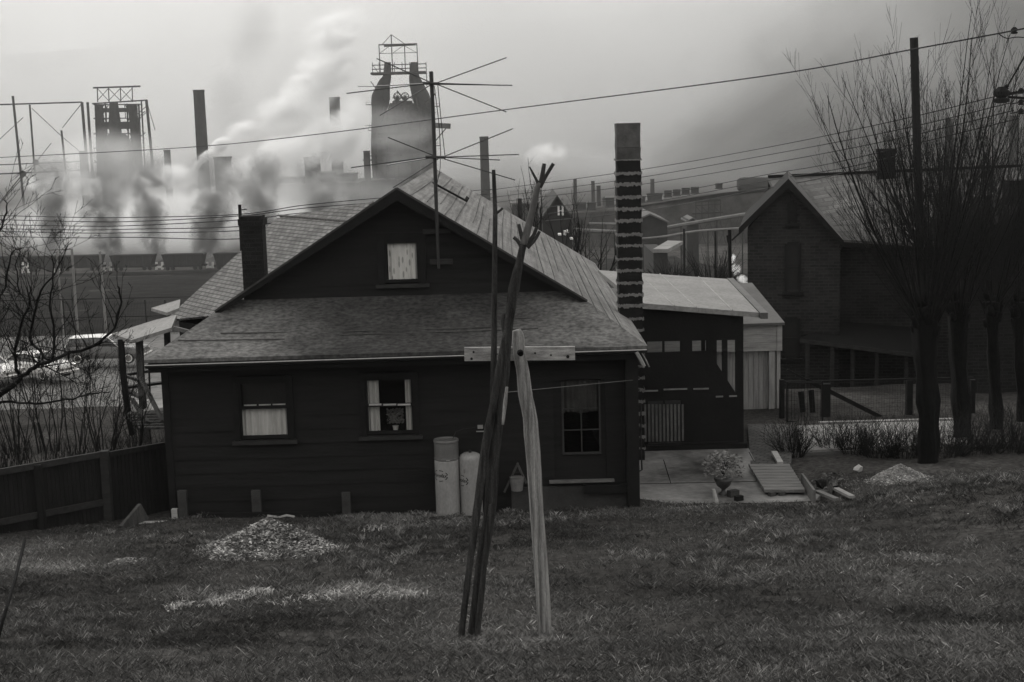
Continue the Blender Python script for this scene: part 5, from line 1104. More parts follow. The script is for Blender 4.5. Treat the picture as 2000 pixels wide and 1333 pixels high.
for a, b, w in (((740, 87), (743, 146), 1.6), ((764, 68), (767, 146), 1.8), ((790, 87), (792, 146), 1.6), ((814, 86), (817, 146), 1.6), ((740, 88), (815, 86), 2.2), ((750, 90), (812, 87), 4.2), ((741, 105), (815, 103), 1), ((764, 68), (746, 88), 1), ((764, 68), (790, 86), 1), ((741, 105), (764, 88), .8), ((766, 105), (790, 88), .8), ((790, 90), (815, 104), .8)): m_.beam(wc(*a), wc(*b), w * s_, w * s_)
m_.build('headframe', M_MILL, ft)
m_ = MB()
for y, w in ((127, 1.6), (135, 1.6), (144, 4)): m_.beam(wc(726, y + 1), wc(832, y - 2), 50 * s_ if w > 3 else 2 * s_, w * s_)
for px in (727, 740, 755, 770, 785, 800, 815, 832): m_.beam(wc(px, 122), wc(px + 1, 146), 1.1 * s_)
m_.beam(wc(832, 122), wc(834, 172), 1.4 * s_); m_.beam(wc(727, 126), wc(740, 144), .9 * s_); m_.build('platform', M_MILL, ft)
for px in (776, 791):
    m_ = MB(); c = wc(px, 189, -6); R = 7 * s_; pts = [c + Vector((R * math.cos(a), 0, R * math.sin(a))) for a in np.linspace(0, 2 * PI, 19)]; m_.tube(pts, 1.0 * s_, 5)
    for a in np.linspace(0, PI, 5)[:-1]: m_.tube([c + Vector((R * math.cos(a), 0, R * math.sin(a))), c - Vector((R * math.cos(a), 0, R * math.sin(a)))], .6 * s_, 4)
    m_.beam(c, wc(px, 210, -6), 6 * s_); m_.build('sheave_wheel', M_MILL, ft)
m_ = MB(); m_.beam(wc(845, 245), wc(880, 247), 12 * s_, 10 * s_); m_.beam(wc(876, 245), wc(851, 275), 2 * s_); m_.beam(wc(762, 206), wc(810, 206), 20 * s_, 8 * s_); m_.build('hoist_arm', M_MILL, ft)
m_ = MB()
for k, (a, b) in enumerate((((766, 235), (790, 235)), ((738, 262), (846, 260)), ((735, 300), (848, 298)))): m_.beam(wc(*a, -28), wc(*b, -28), 3 * s_, 4 * s_)
m_.build('gallery', M_MILL, ft)
rc = random.Random(31)
for k in range(34):
    x = rc.uniform(732, 842); y = rc.uniform(150, 345); L = rc.uniform(10, 46); a = rc.choice((0, 0, 1, 1, .5, -.5)); m_ = MB()
    m_.beam(wc(x, y, -24), wc(x + L * (1 - abs(a)) * rc.choice((-1, 1)) + (3 if a else 0), y + L * a, -24 + rc.uniform(-4, 4)), rc.uniform(.8, 2.4) * s_); m_.build('pipe', M_MILL, ft)
for k, (x, y, w) in enumerate(((728, 205, 26), (846, 208, 24), (730, 255, 22), (850, 285, 20), (728, 305, 30))):
    m_ = MB(); m_.beam(wc(x - w / 2, y, -10), wc(x + w / 2, y, -10), 14 * s_, 1.4 * s_); m_.beam(wc(x - w / 2, y - 5, -14), wc(x + w / 2, y - 5, -14), .5 * s_); m_.beam(wc(x - w / 2, y - 5, -14), wc(x - w / 2, y, -14), .5 * s_); m_.beam(wc(x + w / 2, y - 5, -14), wc(x + w / 2, y, -14), .5 * s_); m_.build('catwalk', M_MILL, ft)
for y in (222, 250, 272, 305):
    m_ = MB(); m_.beam(wc(728, y, -20), wc(850, y - 2, -20), 30 * s_, 1.6 * s_); m_.beam(wc(728, y - 6, -26), wc(850, y - 8, -26), .6 * s_)
    for px in range(728, 852, 12): m_.beam(wc(px, y - 7, -26), wc(px, y, -26), .5 * s_)
    m_.build('gallery', M_MILL, ft)
for px in (752, 772, 800, 820):
    m_ = MB(); m_.tube([wc(px, 210, -22), wc(px + 2, 270, -24), wc(px + 4, 350, -26)], 3.2 * s_, 8); m_.build('downcomer', M_MILL, ft)
m_ = MB()
for a, b in (((738, 262), (758, 222)), ((758, 262), (738, 222)), ((815, 262), (838, 222)), ((838, 262), (815, 222)), ((731, 305), (752, 262)), ((752, 305), (731, 262)), ((820, 305), (846, 262)), ((846, 305), (820, 262)), ((731, 350), (752, 305)), ((752, 350), (731, 305)), ((820, 350), (846, 305)), ((846, 350), (820, 305))): m_.beam(wc(*a, -27), wc(*b, -27), 1.3 * s_)
m_.build('bracing', M_MILL, ft)
# left blast furnace inside its gantry
YL2 = 430.0; t2 = YL2 / F; fl = thing('blast_furnace', W(228, 345, YL2), 'hazy blast furnace framed by a lattice gantry at the left', 'blast furnace')
def wl_(px, py, dy=0): return W(px, py, YL2 + dy)
m_ = MB(); ax = wl_(228, 250); zb = hz(ax.x, YL2) - 1; m_.lathe(Vector((ax.x, YL2, 0)), [(36 * t2, zb), (35 * t2, wl_(228, 310).z), (30 * t2, wl_(228, 285).z), (16 * t2, wl_(228, 262).z)], 18); m_.build('stack_body', M_MILL, fl)
tubepx([(193, 205, 8), (195, 240, 9), (200, 280, 12), (202, 345, 12)], 'uptake', parent=fl, Y=YL2); tubepx([(222, 200, 8), (224, 240, 12), (226, 262, 12)], 'uptake', parent=fl, Y=YL2); tubepx([(258, 205, 9), (262, 240, 9), (266, 280, 10), (270, 345, 10)], 'uptake', parent=fl, Y=YL2)
m_ = MB()
for y, w in ((216, 8), (246, 14)): m_.beam(wl_(188, y), wl_(268, y - 1), w * t2, w * t2)
m_.build('gallery', M_MILL, fl)
m_ = MB()
for a, b, w in (((182, 172), (274, 169), 3), ((190, 172), (191, 200), 1.6), ((212, 172), (213, 200), 1.6), ((235, 172), (236, 200), 1.6), ((258, 171), (259, 200), 1.6), ((190, 173), (212, 197), 1), ((212, 173), (190, 197), 1), ((212, 173), (235, 197), 1), ((235, 173), (212, 197), 1), ((235, 173), (258, 197), 1), ((258, 173), (235, 197), 1)): m_.beam(wl_(*a), wl_(*b), w * t2)
m_.build('headframe', M_MILL, fl)
m_ = MB()
for a, b, w in (((160, 200), (172, 345), 4.4), ((171, 200), (181, 345), 4.0), ((276, 197), (284, 345), 2.4), ((286, 197), (300, 345), 4.4), ((180, 203), (288, 196), 2.6), ((287, 200), (303, 255), 1)): m_.beam(wl_(*a, 8), wl_(*b, 8), w * t2)
m_.build('gantry_leg', M_MILL, fl)
for k in range(26):
    x = rc.uniform(182, 274); y = rc.uniform(205, 340); L = rc.uniform(8, 34); a = rc.choice((0, 1, 1, .5, -.5)); m_ = MB(); m_.beam(wl_(x, y, -16), wl_(x + L * (1 - abs(a)) + 2, y + L * a, -16), rc.uniform(.8, 2.2) * t2); m_.build('pipe', M_MILL, fl)
m_ = MB()
for y0_, y1_ in ((205, 246), (246, 290), (290, 345)):
    for a, b in ((188, 212), (244, 270)): m_.beam(wl_(a, y0_, -12), wl_(b, y1_, -12), 1.3 * t2); m_.beam(wl_(b, y0_, -12), wl_(a, y1_, -12), 1.3 * t2)
for y in (205, 232, 262, 290, 318): m_.beam(wl_(184, y, -12), wl_(274, y - 1, -12), 10 * t2, 1.8 * t2)
for px in (186, 206, 248, 271): m_.beam(wl_(px, 203, -12), wl_(px + 6, 345, -12), 2.6 * t2)
m_.build('bracing', M_MILL, fl)
ob_ = thing('ore_bridge', W(60, 400, 390), 'pale steel truss of the ore bridge at the far left', 'ore bridge')
m_ = MB(); t3 = 390 / F
for a, b, w in (((-40, 206), (160, 200), 2.6), ((-40, 324), (156, 316), 1.8), ((-40, 342), (156, 333), 2.6), ((25, 188), (54, 470), 3.6), ((58, 205), (78, 470), 2.8), ((120, 255), (132, 372), 3), ((160, 202), (122, 250), 1.2), ((62, 212), (122, 268), 1), ((122, 268), (160, 300), 1), ((-20, 420), (45, 340), 1.8), ((0, 398), (70, 318), 1.4), ((45, 340), (75, 366), 1.2), ((70, 318), (132, 372), 1.4), ((132, 372), (158, 344), 1.2), ((70, 318), (100, 280), 1), ((115, 398), (132, 372), 1.2), ((-30, 300), (45, 230), 1)): m_.beam(W(*a, 390), W(*b, 390), w * t3)
m_.build('truss', M_MILL, ob_)
for px, py in ((45, 340), (70, 318)): m_ = MB(); m_.tube([W(px, py, 389), W(px, py, 391)], 6 * t3, 12); m_.build('gusset_plate', M_MILL, ob_)
# long ore cars standing in a row in the cinder yard (left) and hopper cars on the ramp (right)
def railcar(px0, px1, pyt, pyb, Y, label, nm='ore_car', m=M_MILL, grp='ore cars in the yard', wheels=True):
    A, B = W(px0, pyb, Y), W(px1, pyt, Y); zt, zb = B.z, A.z; L = B.x - A.x; t = thing(nm, ((A.x + B.x) / 2, Y, zb), label, 'rail car', grp); h = zt - zb; w = min(3.0, L * .5)
    m_ = MB(); z0_ = zb + h * .32; xa, xb = A.x + L * .015, B.x - L * .015; dx = L * .07
    m_.add([(xa, Y - w / 2, zt), (xb, Y - w / 2, zt), (xb, Y + w / 2, zt), (xa, Y + w / 2, zt), (xa + dx, Y - w / 2, z0_), (xb - dx, Y - w / 2, z0_), (xb - dx, Y + w / 2, z0_), (xa + dx, Y + w / 2, z0_)], [(0, 1, 2, 3), (4, 7, 6, 5), (0, 4, 5, 1), (1, 5, 6, 2), (2, 6, 7, 3), (3, 7, 4, 0)])
    n_ = max(3, int(L / 1.3))
    for k in range(n_ + 1): x = xa + dx + (xb - xa - 2 * dx) * k / n_; m_.bb(x - .06, x + .06, Y - w / 2 - .12, Y - w / 2 - .005, z0_, zt - .1)
    m_.bb(xa, xb, Y - w / 2 - .14, Y - w / 2 - .005, zt - .09, zt + .12); m_.build('hopper', m, t)
    m_ = MB(); m_.bb(A.x, B.x, Y - .9, Y + .9, z0_ - h * .12, z0_ - .01); m_.build('underframe', m, t)
    if wheels:
        for u in (.12, .24, .76, .88): m_ = MB(); x = A.x + L * u; m_.tube([(x, Y - .95, zb + h * .12), (x, Y - .75, zb + h * .12)], h * .13, 12); m_.build('wheel', m, t)
    return t
for k, (a, b, yt, yb) in enumerate(((-60, 42, 500, 531), (58, 108, 500, 531), (113, 203, 498, 530), (219, 304, 497, 529), (320, 402, 495, 528), (420, 500, 493, 527), (506, 590, 491, 525))):
    railcar(a, b, yt, yb, 245, ['ore car cut by the left edge', 'ore car behind the gnarled tree', 'ore car behind the two pale poles', 'ore car between the second and third smoke gaps', 'ore car left of the shingled wing roof', 'ore car just left of the black brick chimney', 'ore car half hidden behind the black chimney and shingled roof'][k])
for px in (50, 110, 210, 311, 410):  # white frames stand in for bright smoke showing through the gaps
    m_ = MB(); c = W(px, 523, 262); m_.beam(c + Vector((-.55, 0, -1.0)), c + Vector((-.45, 0, 1.0)), .35); m_.beam(c + Vector((.5, 0, -1.0)), c + Vector((.6, 0, 1.0)), .35); m_.beam(c + Vector((-.5, 0, .1)), c + Vector((.55, 0, .1)), .35)
    simple(m_, 'bright_smoke_stand_in', M_WHITE, {50: 'leftmost small white stand-in for bright smoke', 110: 'small white stand-in for bright smoke between the first two ore cars', 210: 'small white stand-in for bright smoke in the gap behind the pale pole', 311: 'small white stand-in for bright smoke in the fourth gap between ore cars', 410: 'small white stand-in for bright smoke nearest the shingled roof'}[px] + ' standing for bright smoke seen between ore cars', 'frame', 'white frames standing for light between the ore cars')
for k, (a, b, yt, yb) in enumerate(((1126, 1145, 396, 415), (1147, 1164, 396, 415), (1182, 1200, 387, 410), (1240, 1261, 384, 400), (1263, 1294, 378, 398), (1297, 1312, 373, 389), (1314, 1329, 371, 386), (1331, 1347, 368, 384), (1349, 1365, 366, 382), (1397, 1411, 359, 372))):
    railcar(a, b, yt, yb, 300, ['hopper car left of the small far stacks', 'hopper car beside the stack near the banded chimney', 'hopper car touching the banded chimney on its left', 'hopper car touching the banded chimney on its right', 'long hopper car right of the banded chimney', 'first short hopper car after the long one', 'second short hopper car after the long one', 'third short hopper car after the long one', 'last hopper car of the row before the gap', 'single hopper car alone at the right end'][k], 'hopper_car', M_MILL, 'hopper cars on the raised track', False)
cy = gridmesh(np.linspace(-120, 30, 40), np.linspace(104.5, 256, 60), lambda X, Y: np.interp(Y, HY, HZ) + .12 + .5 * (fbm(X / 6, Y / 6, 5) - .5), 'cinder_yard', mat('cinders', .022, 1, .5, .25, bump=.5, grain=.4, spec=0))
em = MB(); em.slab([W(1000, 425, 296), W(1125, 417, 296), W(1200, 412, 296), W(1300, 394, 296), W(1420, 376, 296), W(1700, 350, 296), W(1700, 345, 330), W(1000, 422, 330)], 14); struct(em, 'railway_embankment', M_EARTH)
# coal heap and far tank
m_ = MB(); A, B = W(1448, 361, 330), W(1700, 361, 330); r = 14 * 330 / F; pts = [A + Vector((-r * .6, 0, 0)), A, B]; m_.tube([A + Vector((-r * .55, 0, 0)), A + Vector((-r * .2, 0, 0)), A + Vector((r * .3, 0, 0)), B], [r * .72, r * .93, r, r], 18); simple(m_, 'storage_tank', M_MILL, 'long hazy round-ended tank behind the brick house roof', 'tank')
# houses and works between
def gable(px0, px1, pya, pye, pyb, Y, dep, label, nm='small_house', m=M_MILL, rm=None):
    A, B, C_, D = W(px0, pye, Y), W(px1, pye, Y), W((px0 + px1) / 2, pya, Y), W((px0 + px1) / 2, pyb, Y); t = thing(nm, D, label, 'house'); zb = D.z - 6
    m_ = MB(); i = .12 * (B.x - A.x) * .5; m_.slab([Vector((A.x + i, Y, zb)), Vector((B.x - i, Y, zb)), Vector((B.x - i, Y, B.z + .1)), C_ + Vector((0, 0, -.1)), Vector((A.x + i, Y, A.z + .1))], dep, (0, 1, 0)); m_.build('wall', m, t)
    m_ = MB(); d = Vector((0, dep + .3, 0)); e = Vector((0, -.25, 0)); m_.slab([A + e, C_ + e, C_ + d, A + d], .18); m_.slab([C_ + e, B + e, B + d, C_ + d], .18); m_.build('roof', rm or M_MILLR, t); return t
M_HOUSE = mat('village_wall', .035, .9, .2, .5, bump=0)
g1 = gable(1056, 1120, 381, 428, 470, 95, 9, 'dark steep gabled house with two narrow white windows', rm=mat('village_roof', .05, .9, .2, .5))
for px in (1091, 1099): m_ = MB(); A, B = W(px - 1.6, 421, 94.9), W(px + 1.6, 402, 94.9); m_.bb(A.x, B.x, 94.86, 94.94, A.z, B.z); m_.build('window', M_WHITE, g1)
m_ = MB(); A, B = W(1092, 413, 94.9), W(1098, 411, 94.9); m_.bb(A.x, B.x, 94.87, 94.93, A.z, B.z); m_.build('window_trim', M_WHITE, g1)
gable(1230, 1308, 417, 434, 450, 150, 10, 'small dark gabled house right of the banded chimney')
gable(1340, 1366, 425, 432, 444, 170, 5, 'tiny dark pyramid-roofed hut under the pipe line')
m_ = MB(); m_.slab([W(1275, 487, 118), W(1304, 487, 118), W(1334, 471, 128), W(1304, 470, 128)], .3); t = thing('flat_shed', W(1300, 500, 118), 'low shed with a pale sloping flat roof beyond the right porch', 'shed'); m_.build('roof', mat('flat_roof_felt', .22, .9, .3, .5, spec=.1), t)
m_ = MB(); A, B = W(1276, 489, 118.5), W(1303, 489, 118.5); m_.bb(A.x, B.x, 118.5, 127, A.z - 4, A.z - .25); m_.build('wall', M_HOUSE, t)
m_ = MB(); 
for px, py, w_, h_ in ((1093, 458, 6, 3), (1103, 455, 4, 8), (1109, 452, 4, 5), (1116, 466, 6, 3)): A = W(px, py, 66); m_.box(A, (w_ * 66 / F, .6, h_ * 66 / F))
simple(m_, 'white_laundry', M_WHITE, 'scrap of white laundry showing over the edge of the main roof', 'laundry')
def trestle(pts, Y, w, label, nm='pipe_bridge', legs=6, m=M_MILL):
    t = thing(nm, W(pts[0][0], pts[0][1] + 12, Y), label, 'pipe bridge'); P_ = [W(a, b, Y) for a, b in pts]
    m_ = MB(); m_.tube(smoothpts(P_, 4), w, 6); m_.build('pipe', mat('pale_pipe', .16, .8, .3, .3, bump=0), t)
    m_ = MB()
    for k in range(legs):
        u = k / (legs - 1) * (len(P_) - 1); i = min(int(u), len(P_) - 2); p = P_[i].lerp(P_[i + 1], u - i); m_.beam(p, Vector((p.x, p.y, hz(p.x, p.y) - 1)), .12)
    m_.build('support', m, t); return t
trestle([(1120, 449), (1200, 453), (1260, 452), (1330, 440), (1400, 428), (1500, 412)], 160, .22, 'long pale pipe line rising towards the brick house')
trestle([(1150, 437), (1200, 438), (1250, 439)], 165, .15, 'short pale pipe left of the small gabled house', legs=4)
trestle([(1240, 468), (1300, 462), (1360, 452), (1450, 446)], 140, .11, 'thin pipe line below the long pale pipe', legs=5)
ct = thing('coal_trestle', W(1382, 424, 200), 'dark lattice loading trestle left of the brick house gable', 'trestle')
m_ = MB(); k_ = 200 / F
for a, b, w in (((1358, 394), (1407, 391), 4), ((1358, 402), (1407, 399), 1.6), ((1352, 418), (1412, 415), 3)) + tuple(((px, 390), (px, 440), 1.4) for px in (1359, 1371, 1384, 1396, 1407)) + tuple(((px, 404), (px + 12, 416), 1) for px in (1359, 1371, 1384, 1395)): m_.beam(W(*a, 200), W(*b, 200), w * k_)
m_.build('frame', M_MILL, ct)
ct2 = thing('conveyor_trestle', W(1440, 440, 180), 'hazy conveyor trestle running behind the brick house gable', 'trestle')
m_ = MB(); k_ = 180 / F
m_.beam(W(1340, 436, 180), W(1520, 408, 180), 3 * k_)
for i in range(9): px = 1345 + i * 20; m_.beam(W(px, 434 - i * 3, 180), W(px + 12, 475, 180), 1.1 * k_); m_.beam(W(px + 20, 431 - i * 3, 180), W(px, 475, 180), .8 * k_)
m_.build('frame', M_MILL, ct2)

# ================================================================== heaps
def heap(px, pyt, pyb, hwpx, Y, label, nstone, ssz, tones, m, seed, dark=0.25):
    rr = np.random.default_rng(seed); c = hit(px, pyb - (pyb - pyt) * .25); Y = c.y; c.z -= .03; H = W(px, pyt, Y).z - c.z; R = hwpx * Y / F; n = 34; m_ = MB(); vs = []; fs = []
    for i in range(n + 1):
        for j in range(n + 1):
            u, v = i / n * 2 - 1, j / n * 2 - 1; x, y = u * R, v * R * 1.05; r_ = math.hypot(u, v); h = H * max(0, 1 - r_) ** .85 * (1.0 + .25 * (float(vn(u * 3 + seed, v * 3, 3)) - .5)) - .06
            zg = hz(c.x + x, Y + y) - c.z; vs.append((c.x + x, Y + y, c.z + max(h, -.08) + (zg if r_ > .8 else zg * .6)))
    for i in range(n):
        for j in range(n): a = i * (n + 1) + j; fs.append((a, a + 1, a + n + 2, a + n + 1))
    m_.add(vs, fs); tone = [float(rr.uniform(.3, .7)) for _ in vs]
    for k in range(nstone):
        r_ = rr.uniform(0, 1.08) ** .6; a = rr.uniform(0, 2 * PI); u, v = r_ * math.cos(a), r_ * math.sin(a); x, y = u * R, v * R * 1.05
        h = H * max(0, 1 - r_) ** .85 * (1.0 + .25 * (float(vn(u * 3 + seed, v * 3, 3)) - .5)) - .05; zg = hz(c.x + x, Y + y) - c.z
        p = Vector((c.x + x, Y + y, c.z + max(h, -.01) + zg * (1 if r_ > .8 else .6))); s = ssz * rr.uniform(.5, 1.5)
        pts = [p + Vector((rr.uniform(-s, s), rr.uniform(-s, s), rr.uniform(0, s))) for _ in range(4)]
        m_.add(pts, [(0, 1, 2), (0, 2, 3), (0, 3, 1), (1, 3, 2)]); tn = float(rr.uniform(*tones)) if rr.uniform() > dark else .25; tone += [tn] * 4
    m_.tone = tone; return simple(m_, 'rubble_heap', m, label, 'heap', None, fix=False)
heap(526, 1016, 1092, 142, 18.6, 'large heap of rubble and clods on the lawn in front of the house', 7500, .024, (.4, 2.0), M_DIRT, 41)
heap(245, 1086, 1112, 75, 17.2, 'low pale scatter of ash left of the large rubble heap', 900, .016, (.9, 2.2), M_DIRT, 42)
heap(1758, 906, 948, 68, 22.3, 'pale gravel heap at the edge of the lawn near the hedge', 3800, .016, (.7, 1.3), M_GRAV, 43, .08)
heap(1600, 935, 968, 52, 21.9, 'low dark soil heap beside the edging board', 500, .03, (.2, .7), M_DIRT, 44)

# ================================================================== grass
def inview(x, y, z):
    v = np.stack([x, y, z], -1) @ np.array(MC); px = 1000 + F * v[:, 0] / -v[:, 2]; py = 666.5 - F * v[:, 1] / -v[:, 2]; return px, py
def make_grass(n, seed):
    r = np.random.default_rng(seed); y = 5.8 + (23.2 - 5.8) * r.random(n) ** .95; x = (r.random(n) * 2 - 1) * (y * .40 + .5)
    keep = ~((y > 20.9) & (x > -5.3) & (x < 1.75)); keep &= ~((x > PATX0 - .1) & (x < PATX1 + .1) & (y > PATY0 - .05)); keep &= ~((y > 20.9) & (x < 1.8)); 
    x, y = x[keep], y[keep]; z = hgt(x, y); px, py = inview(x, y, z); k = (px > -30) & (px < 2030) & (py < 1380) & (py > 850); x, y, z, px, py = x[k], y[k], z[k], px[k], py[k]
    cl = fbm(x * 1.1, y * 1.1, 51); cl2 = fbm(x * 4.5, y * 4.5, 61, 3); dens = np.clip((cl * .6 + cl2 * .6 - .42) * 3.2, .10, 1); k = r.random(len(x)) < dens; x, y, z, px, py, cl, cl2 = x[k], y[k], z[k], px[k], py[k], cl[k], cl2[k]
    # bleached dead grass in patches seen on the lawn
    dead = np.zeros(len(x))
    for (cx, cy, wx, wy, s_) in ((180, 1120, 230, 36, .9), (470, 1170, 120, 22, .9), (690, 1165, 150, 24, 1.1), (1350, 1120, 260, 60, .55), (1800, 1180, 260, 120, .45), (1000, 1240, 330, 60, .35), (800, 1020, 300, 22, .6), (1500, 1000, 300, 24, .45), (1900, 905, 200, 30, .6), (300, 1290, 400, 60, .35)):
        dead += 1.5 * s_ * np.exp(-((px - cx) / wx) ** 2 - ((py - cy) / wy) ** 2)
    n = len(x); h = (.014 + .034 * r.random(n) ** 1.8) * (.6 + .9 * cl2) * (1 + .5 * dead); a = r.random(n) * 2 * PI; w = .0011 + .0012 * r.random(n); w = w * np.clip(y / 9, 1, 2.2)
    lean = h * (.3 + 1.5 * r.random(n)); a2 = r.random(n) * 2 * PI
    b = np.stack([x, y, z], -1); d = np.stack([np.cos(a) * w, np.sin(a) * w, np.zeros(n)], -1); l = np.stack([np.cos(a2) * lean, np.sin(a2) * lean, h], -1)
    V = np.stack([b - d, b + d, b + l * .55 + d * .6 + np.stack([np.zeros(n), np.zeros(n), h * .18], -1), b + l], 1).reshape(-1, 3)
    idx = np.arange(n) * 4; Fc = np.concatenate([np.stack([idx, idx + 1, idx + 2], -1), np.stack([idx, idx + 2, idx + 3], -1)])
    big = fbm(x * .45, y * .45, 91, 3); tone = (.22 + .8 * r.random(n) ** 2 + 1.5 * dead * r.random(n)) * np.clip(.25 + 2.6 * (big - .28), .35, 2.2) * (.45 + 1.1 * cl) * np.where(r.random(n) < .06, 2.4, 1)
    me = bpy.data.meshes.new('grass'); me.vertices.add(len(V)); me.vertices.foreach_set('co', V.ravel()); me.loops.add(Fc.size); me.loops.foreach_set('vertex_index', Fc.ravel().astype(np.int32)); me.polygons.add(len(Fc)); me.polygons.foreach_set('loop_start', np.arange(0, Fc.size, 3, dtype=np.int32)); me.update()
    at = me.attributes.new('tone', 'FLOAT', 'POINT'); at.data.foreach_set('value', np.repeat(tone, 4).astype(np.float32)); me.materials.append(M_GRASS)
    o = bpy.data.objects.new('grass', me); SC.collection.objects.link(o); tag(o, 'short patchy winter grass covering the sloping lawn', 'grass', kind='stuff')
make_grass(900000, 3)
def make_clumps(nc, seed):
    r = np.random.default_rng(seed); y = 5.8 + 15 * r.random(nc); x = (r.random(nc) * 2 - 1) * y * .39; q = fbm(x * .6, y * .6, 71, 3); k = q > .46; x, y = x[k], y[k]; nb = 26
    X = np.repeat(x, nb) + r.normal(0, .035, len(x) * nb); Y_ = np.repeat(y, nb) + r.normal(0, .035, len(x) * nb); keep = ~((Y_ > 20.85) & (X < 1.8)); X, Y_ = X[keep], Y_[keep]; n = len(X); z = hgt(X, Y_)
    base = np.repeat(.5 + 1.3 * r.random(len(x)) ** 2, nb)[keep]; h = np.repeat(.03 + .045 * r.random(len(x)), nb)[keep] * np.clip(Y_ / 11, .6, 1.3) * (.5 + .6 * r.random(n)); a = r.random(n) * 2 * PI; a2 = r.random(n) * 2 * PI; lean = h * (.2 + 1.0 * r.random(n)); w = .0011 + .0010 * r.random(n); w = w * np.clip(Y_ / 9, 1, 2.2)
    b = np.stack([X, Y_, z - .004], -1); d = np.stack([np.cos(a) * w, np.sin(a) * w, 0 * w], -1); l = np.stack([np.cos(a2) * lean, np.sin(a2) * lean, h], -1)
    V = np.stack([b - d, b + d, b + l * .5 + d * .7 + np.stack([0 * h, 0 * h, h * .2], -1), b + l], 1).reshape(-1, 3); idx = np.arange(n) * 4
    m_ = bpy.data.meshes.new('long_grass'); Fc = np.concatenate([np.stack([idx, idx + 1, idx + 2], -1), np.stack([idx, idx + 2, idx + 3], -1)]); m_.vertices.add(len(V)); m_.vertices.foreach_set('co', V.ravel()); m_.loops.add(Fc.size); m_.loops.foreach_set('vertex_index', Fc.ravel().astype(np.int32)); m_.polygons.add(len(Fc)); m_.polygons.foreach_set('loop_start', np.arange(0, Fc.size, 3, dtype=np.int32)); m_.update()
    at = m_.attributes.new('tone', 'FLOAT', 'POINT'); at.data.foreach_set('value', np.repeat(base * (.5 + .9 * r.random(n)), 4).astype(np.float32)); m_.materials.append(M_GRASS)
    o = bpy.data.objects.new('long_grass', m_); SC.collection.objects.link(o); tag(o, 'scattered longer clumps of dry grass across the lawn', 'grass', kind='stuff')
make_clumps(6500, 17)
def scatter_stones(n, seed):
    r = np.random.default_rng(seed); m_ = MB(); tn = []
    for k in range(n):
        px, py = (r.uniform(0, 900), r.uniform(1030, 1250)) if r.uniform() < .8 else (r.uniform(1500, 2000), r.uniform(930, 1010)); p = hit(px, py); s_ = r.uniform(.006, .022)
        m_.add([p + Vector((r.uniform(-s_, s_), r.uniform(-s_, s_), r.uniform(0, s_) + .004)) for _ in range(4)], [(0, 1, 2), (0, 2, 3), (0, 3, 1), (1, 3, 2)]); tn += [float(r.uniform(.5, 2.2))] * 4
    m_.tone = tn; o = m_.build('loose_stones', M_DIRT, None, fix=False); tag(o, 'small stones and chips scattered over the lawn', 'stones', kind='stuff')
scatter_stones(420, 23)
def tuft(px, py, wpx, n, L, seed, label, tone=(.5, 3.4)):
    r = np.random.default_rng(seed); m_ = MB(); tn = []
    c = hit(px, py); Y = c.y; R = wpx * Y / F
    for k in range(n):
        a = r.uniform(0, 2 * PI); q = r.uniform(0, 1) ** .7; x, y = c.x + math.cos(a) * q * R, c.y + math.sin(a) * q * .22; z = hz(x, y); b = Vector((x, y, z - .005)); h = L * r.uniform(.4, 1); a2 = r.uniform(0, 2 * PI); l = Vector((math.cos(a2), math.sin(a2), 0)); w = l.cross(Vector((0, 0, 1))) * r.uniform(.003, .007)
        t1 = b + l * h * .35 + Vector((0, 0, h * .6)); t2_ = b + l * h * .9 + Vector((0, 0, h * r.uniform(.1, .75))); m_.add([b - w, b + w, t1 + w * .9, t1 - w * .9, t2_], [(0, 1, 2, 3), (3, 2, 4)]); tn += [float(r.uniform(*tone))] * 5
    m_.tone = tn; return simple(m_, 'grass_tuft', M_GRASS, label, 'grass tuft', 'bleached tufts lying on the lawn', fix=False)
for k, (px, py, w_, n_, lab) in enumerate(((1062, 1246, 22, 60, 'grass grown round the foot of the pale clothes pole'), (900, 1268, 16, 40, 'grass grown round the left foot of the forked trunk'), (930, 1268, 20, 60, 'grass grown round the right foot of the forked trunk'))):
    tuft(px, py, w_, n_, .10, 480 + k, lab, (.3, 1.3))
for k, (px, py, w_, n_, lab) in enumerate(((350, 1190, 26, 70, 'small bleached tuft at the left end of the tuft row'), (415, 1184, 30, 70, 'second bleached tuft from the left of the tuft row'), (462, 1172, 26, 100, 'third bleached tuft in the row below the rubble heap'), (505, 1162, 32, 120, 'upright bleached tuft below the right side of the rubble heap'), (560, 1183, 40, 80, 'thin bleached tuft between the upright tuft and the big ones'), (625, 1172, 40, 170, 'large bleached tuft in the middle of the tuft row'), (682, 1166, 44, 180, 'large bleached tuft right of the middle of the row'), (740, 1172, 34, 60, 'sparse bleached tuft second from the right of the row'), (790, 1166, 46, 170, 'bleached tuft at the right end of the row near the forked pole'), (735, 1037, 26, 50, 'small pale tuft near the foot of the gas cylinders'))):
    tuft(px, py, w_, int(n_ * 1.0), .12, 500 + k, lab)

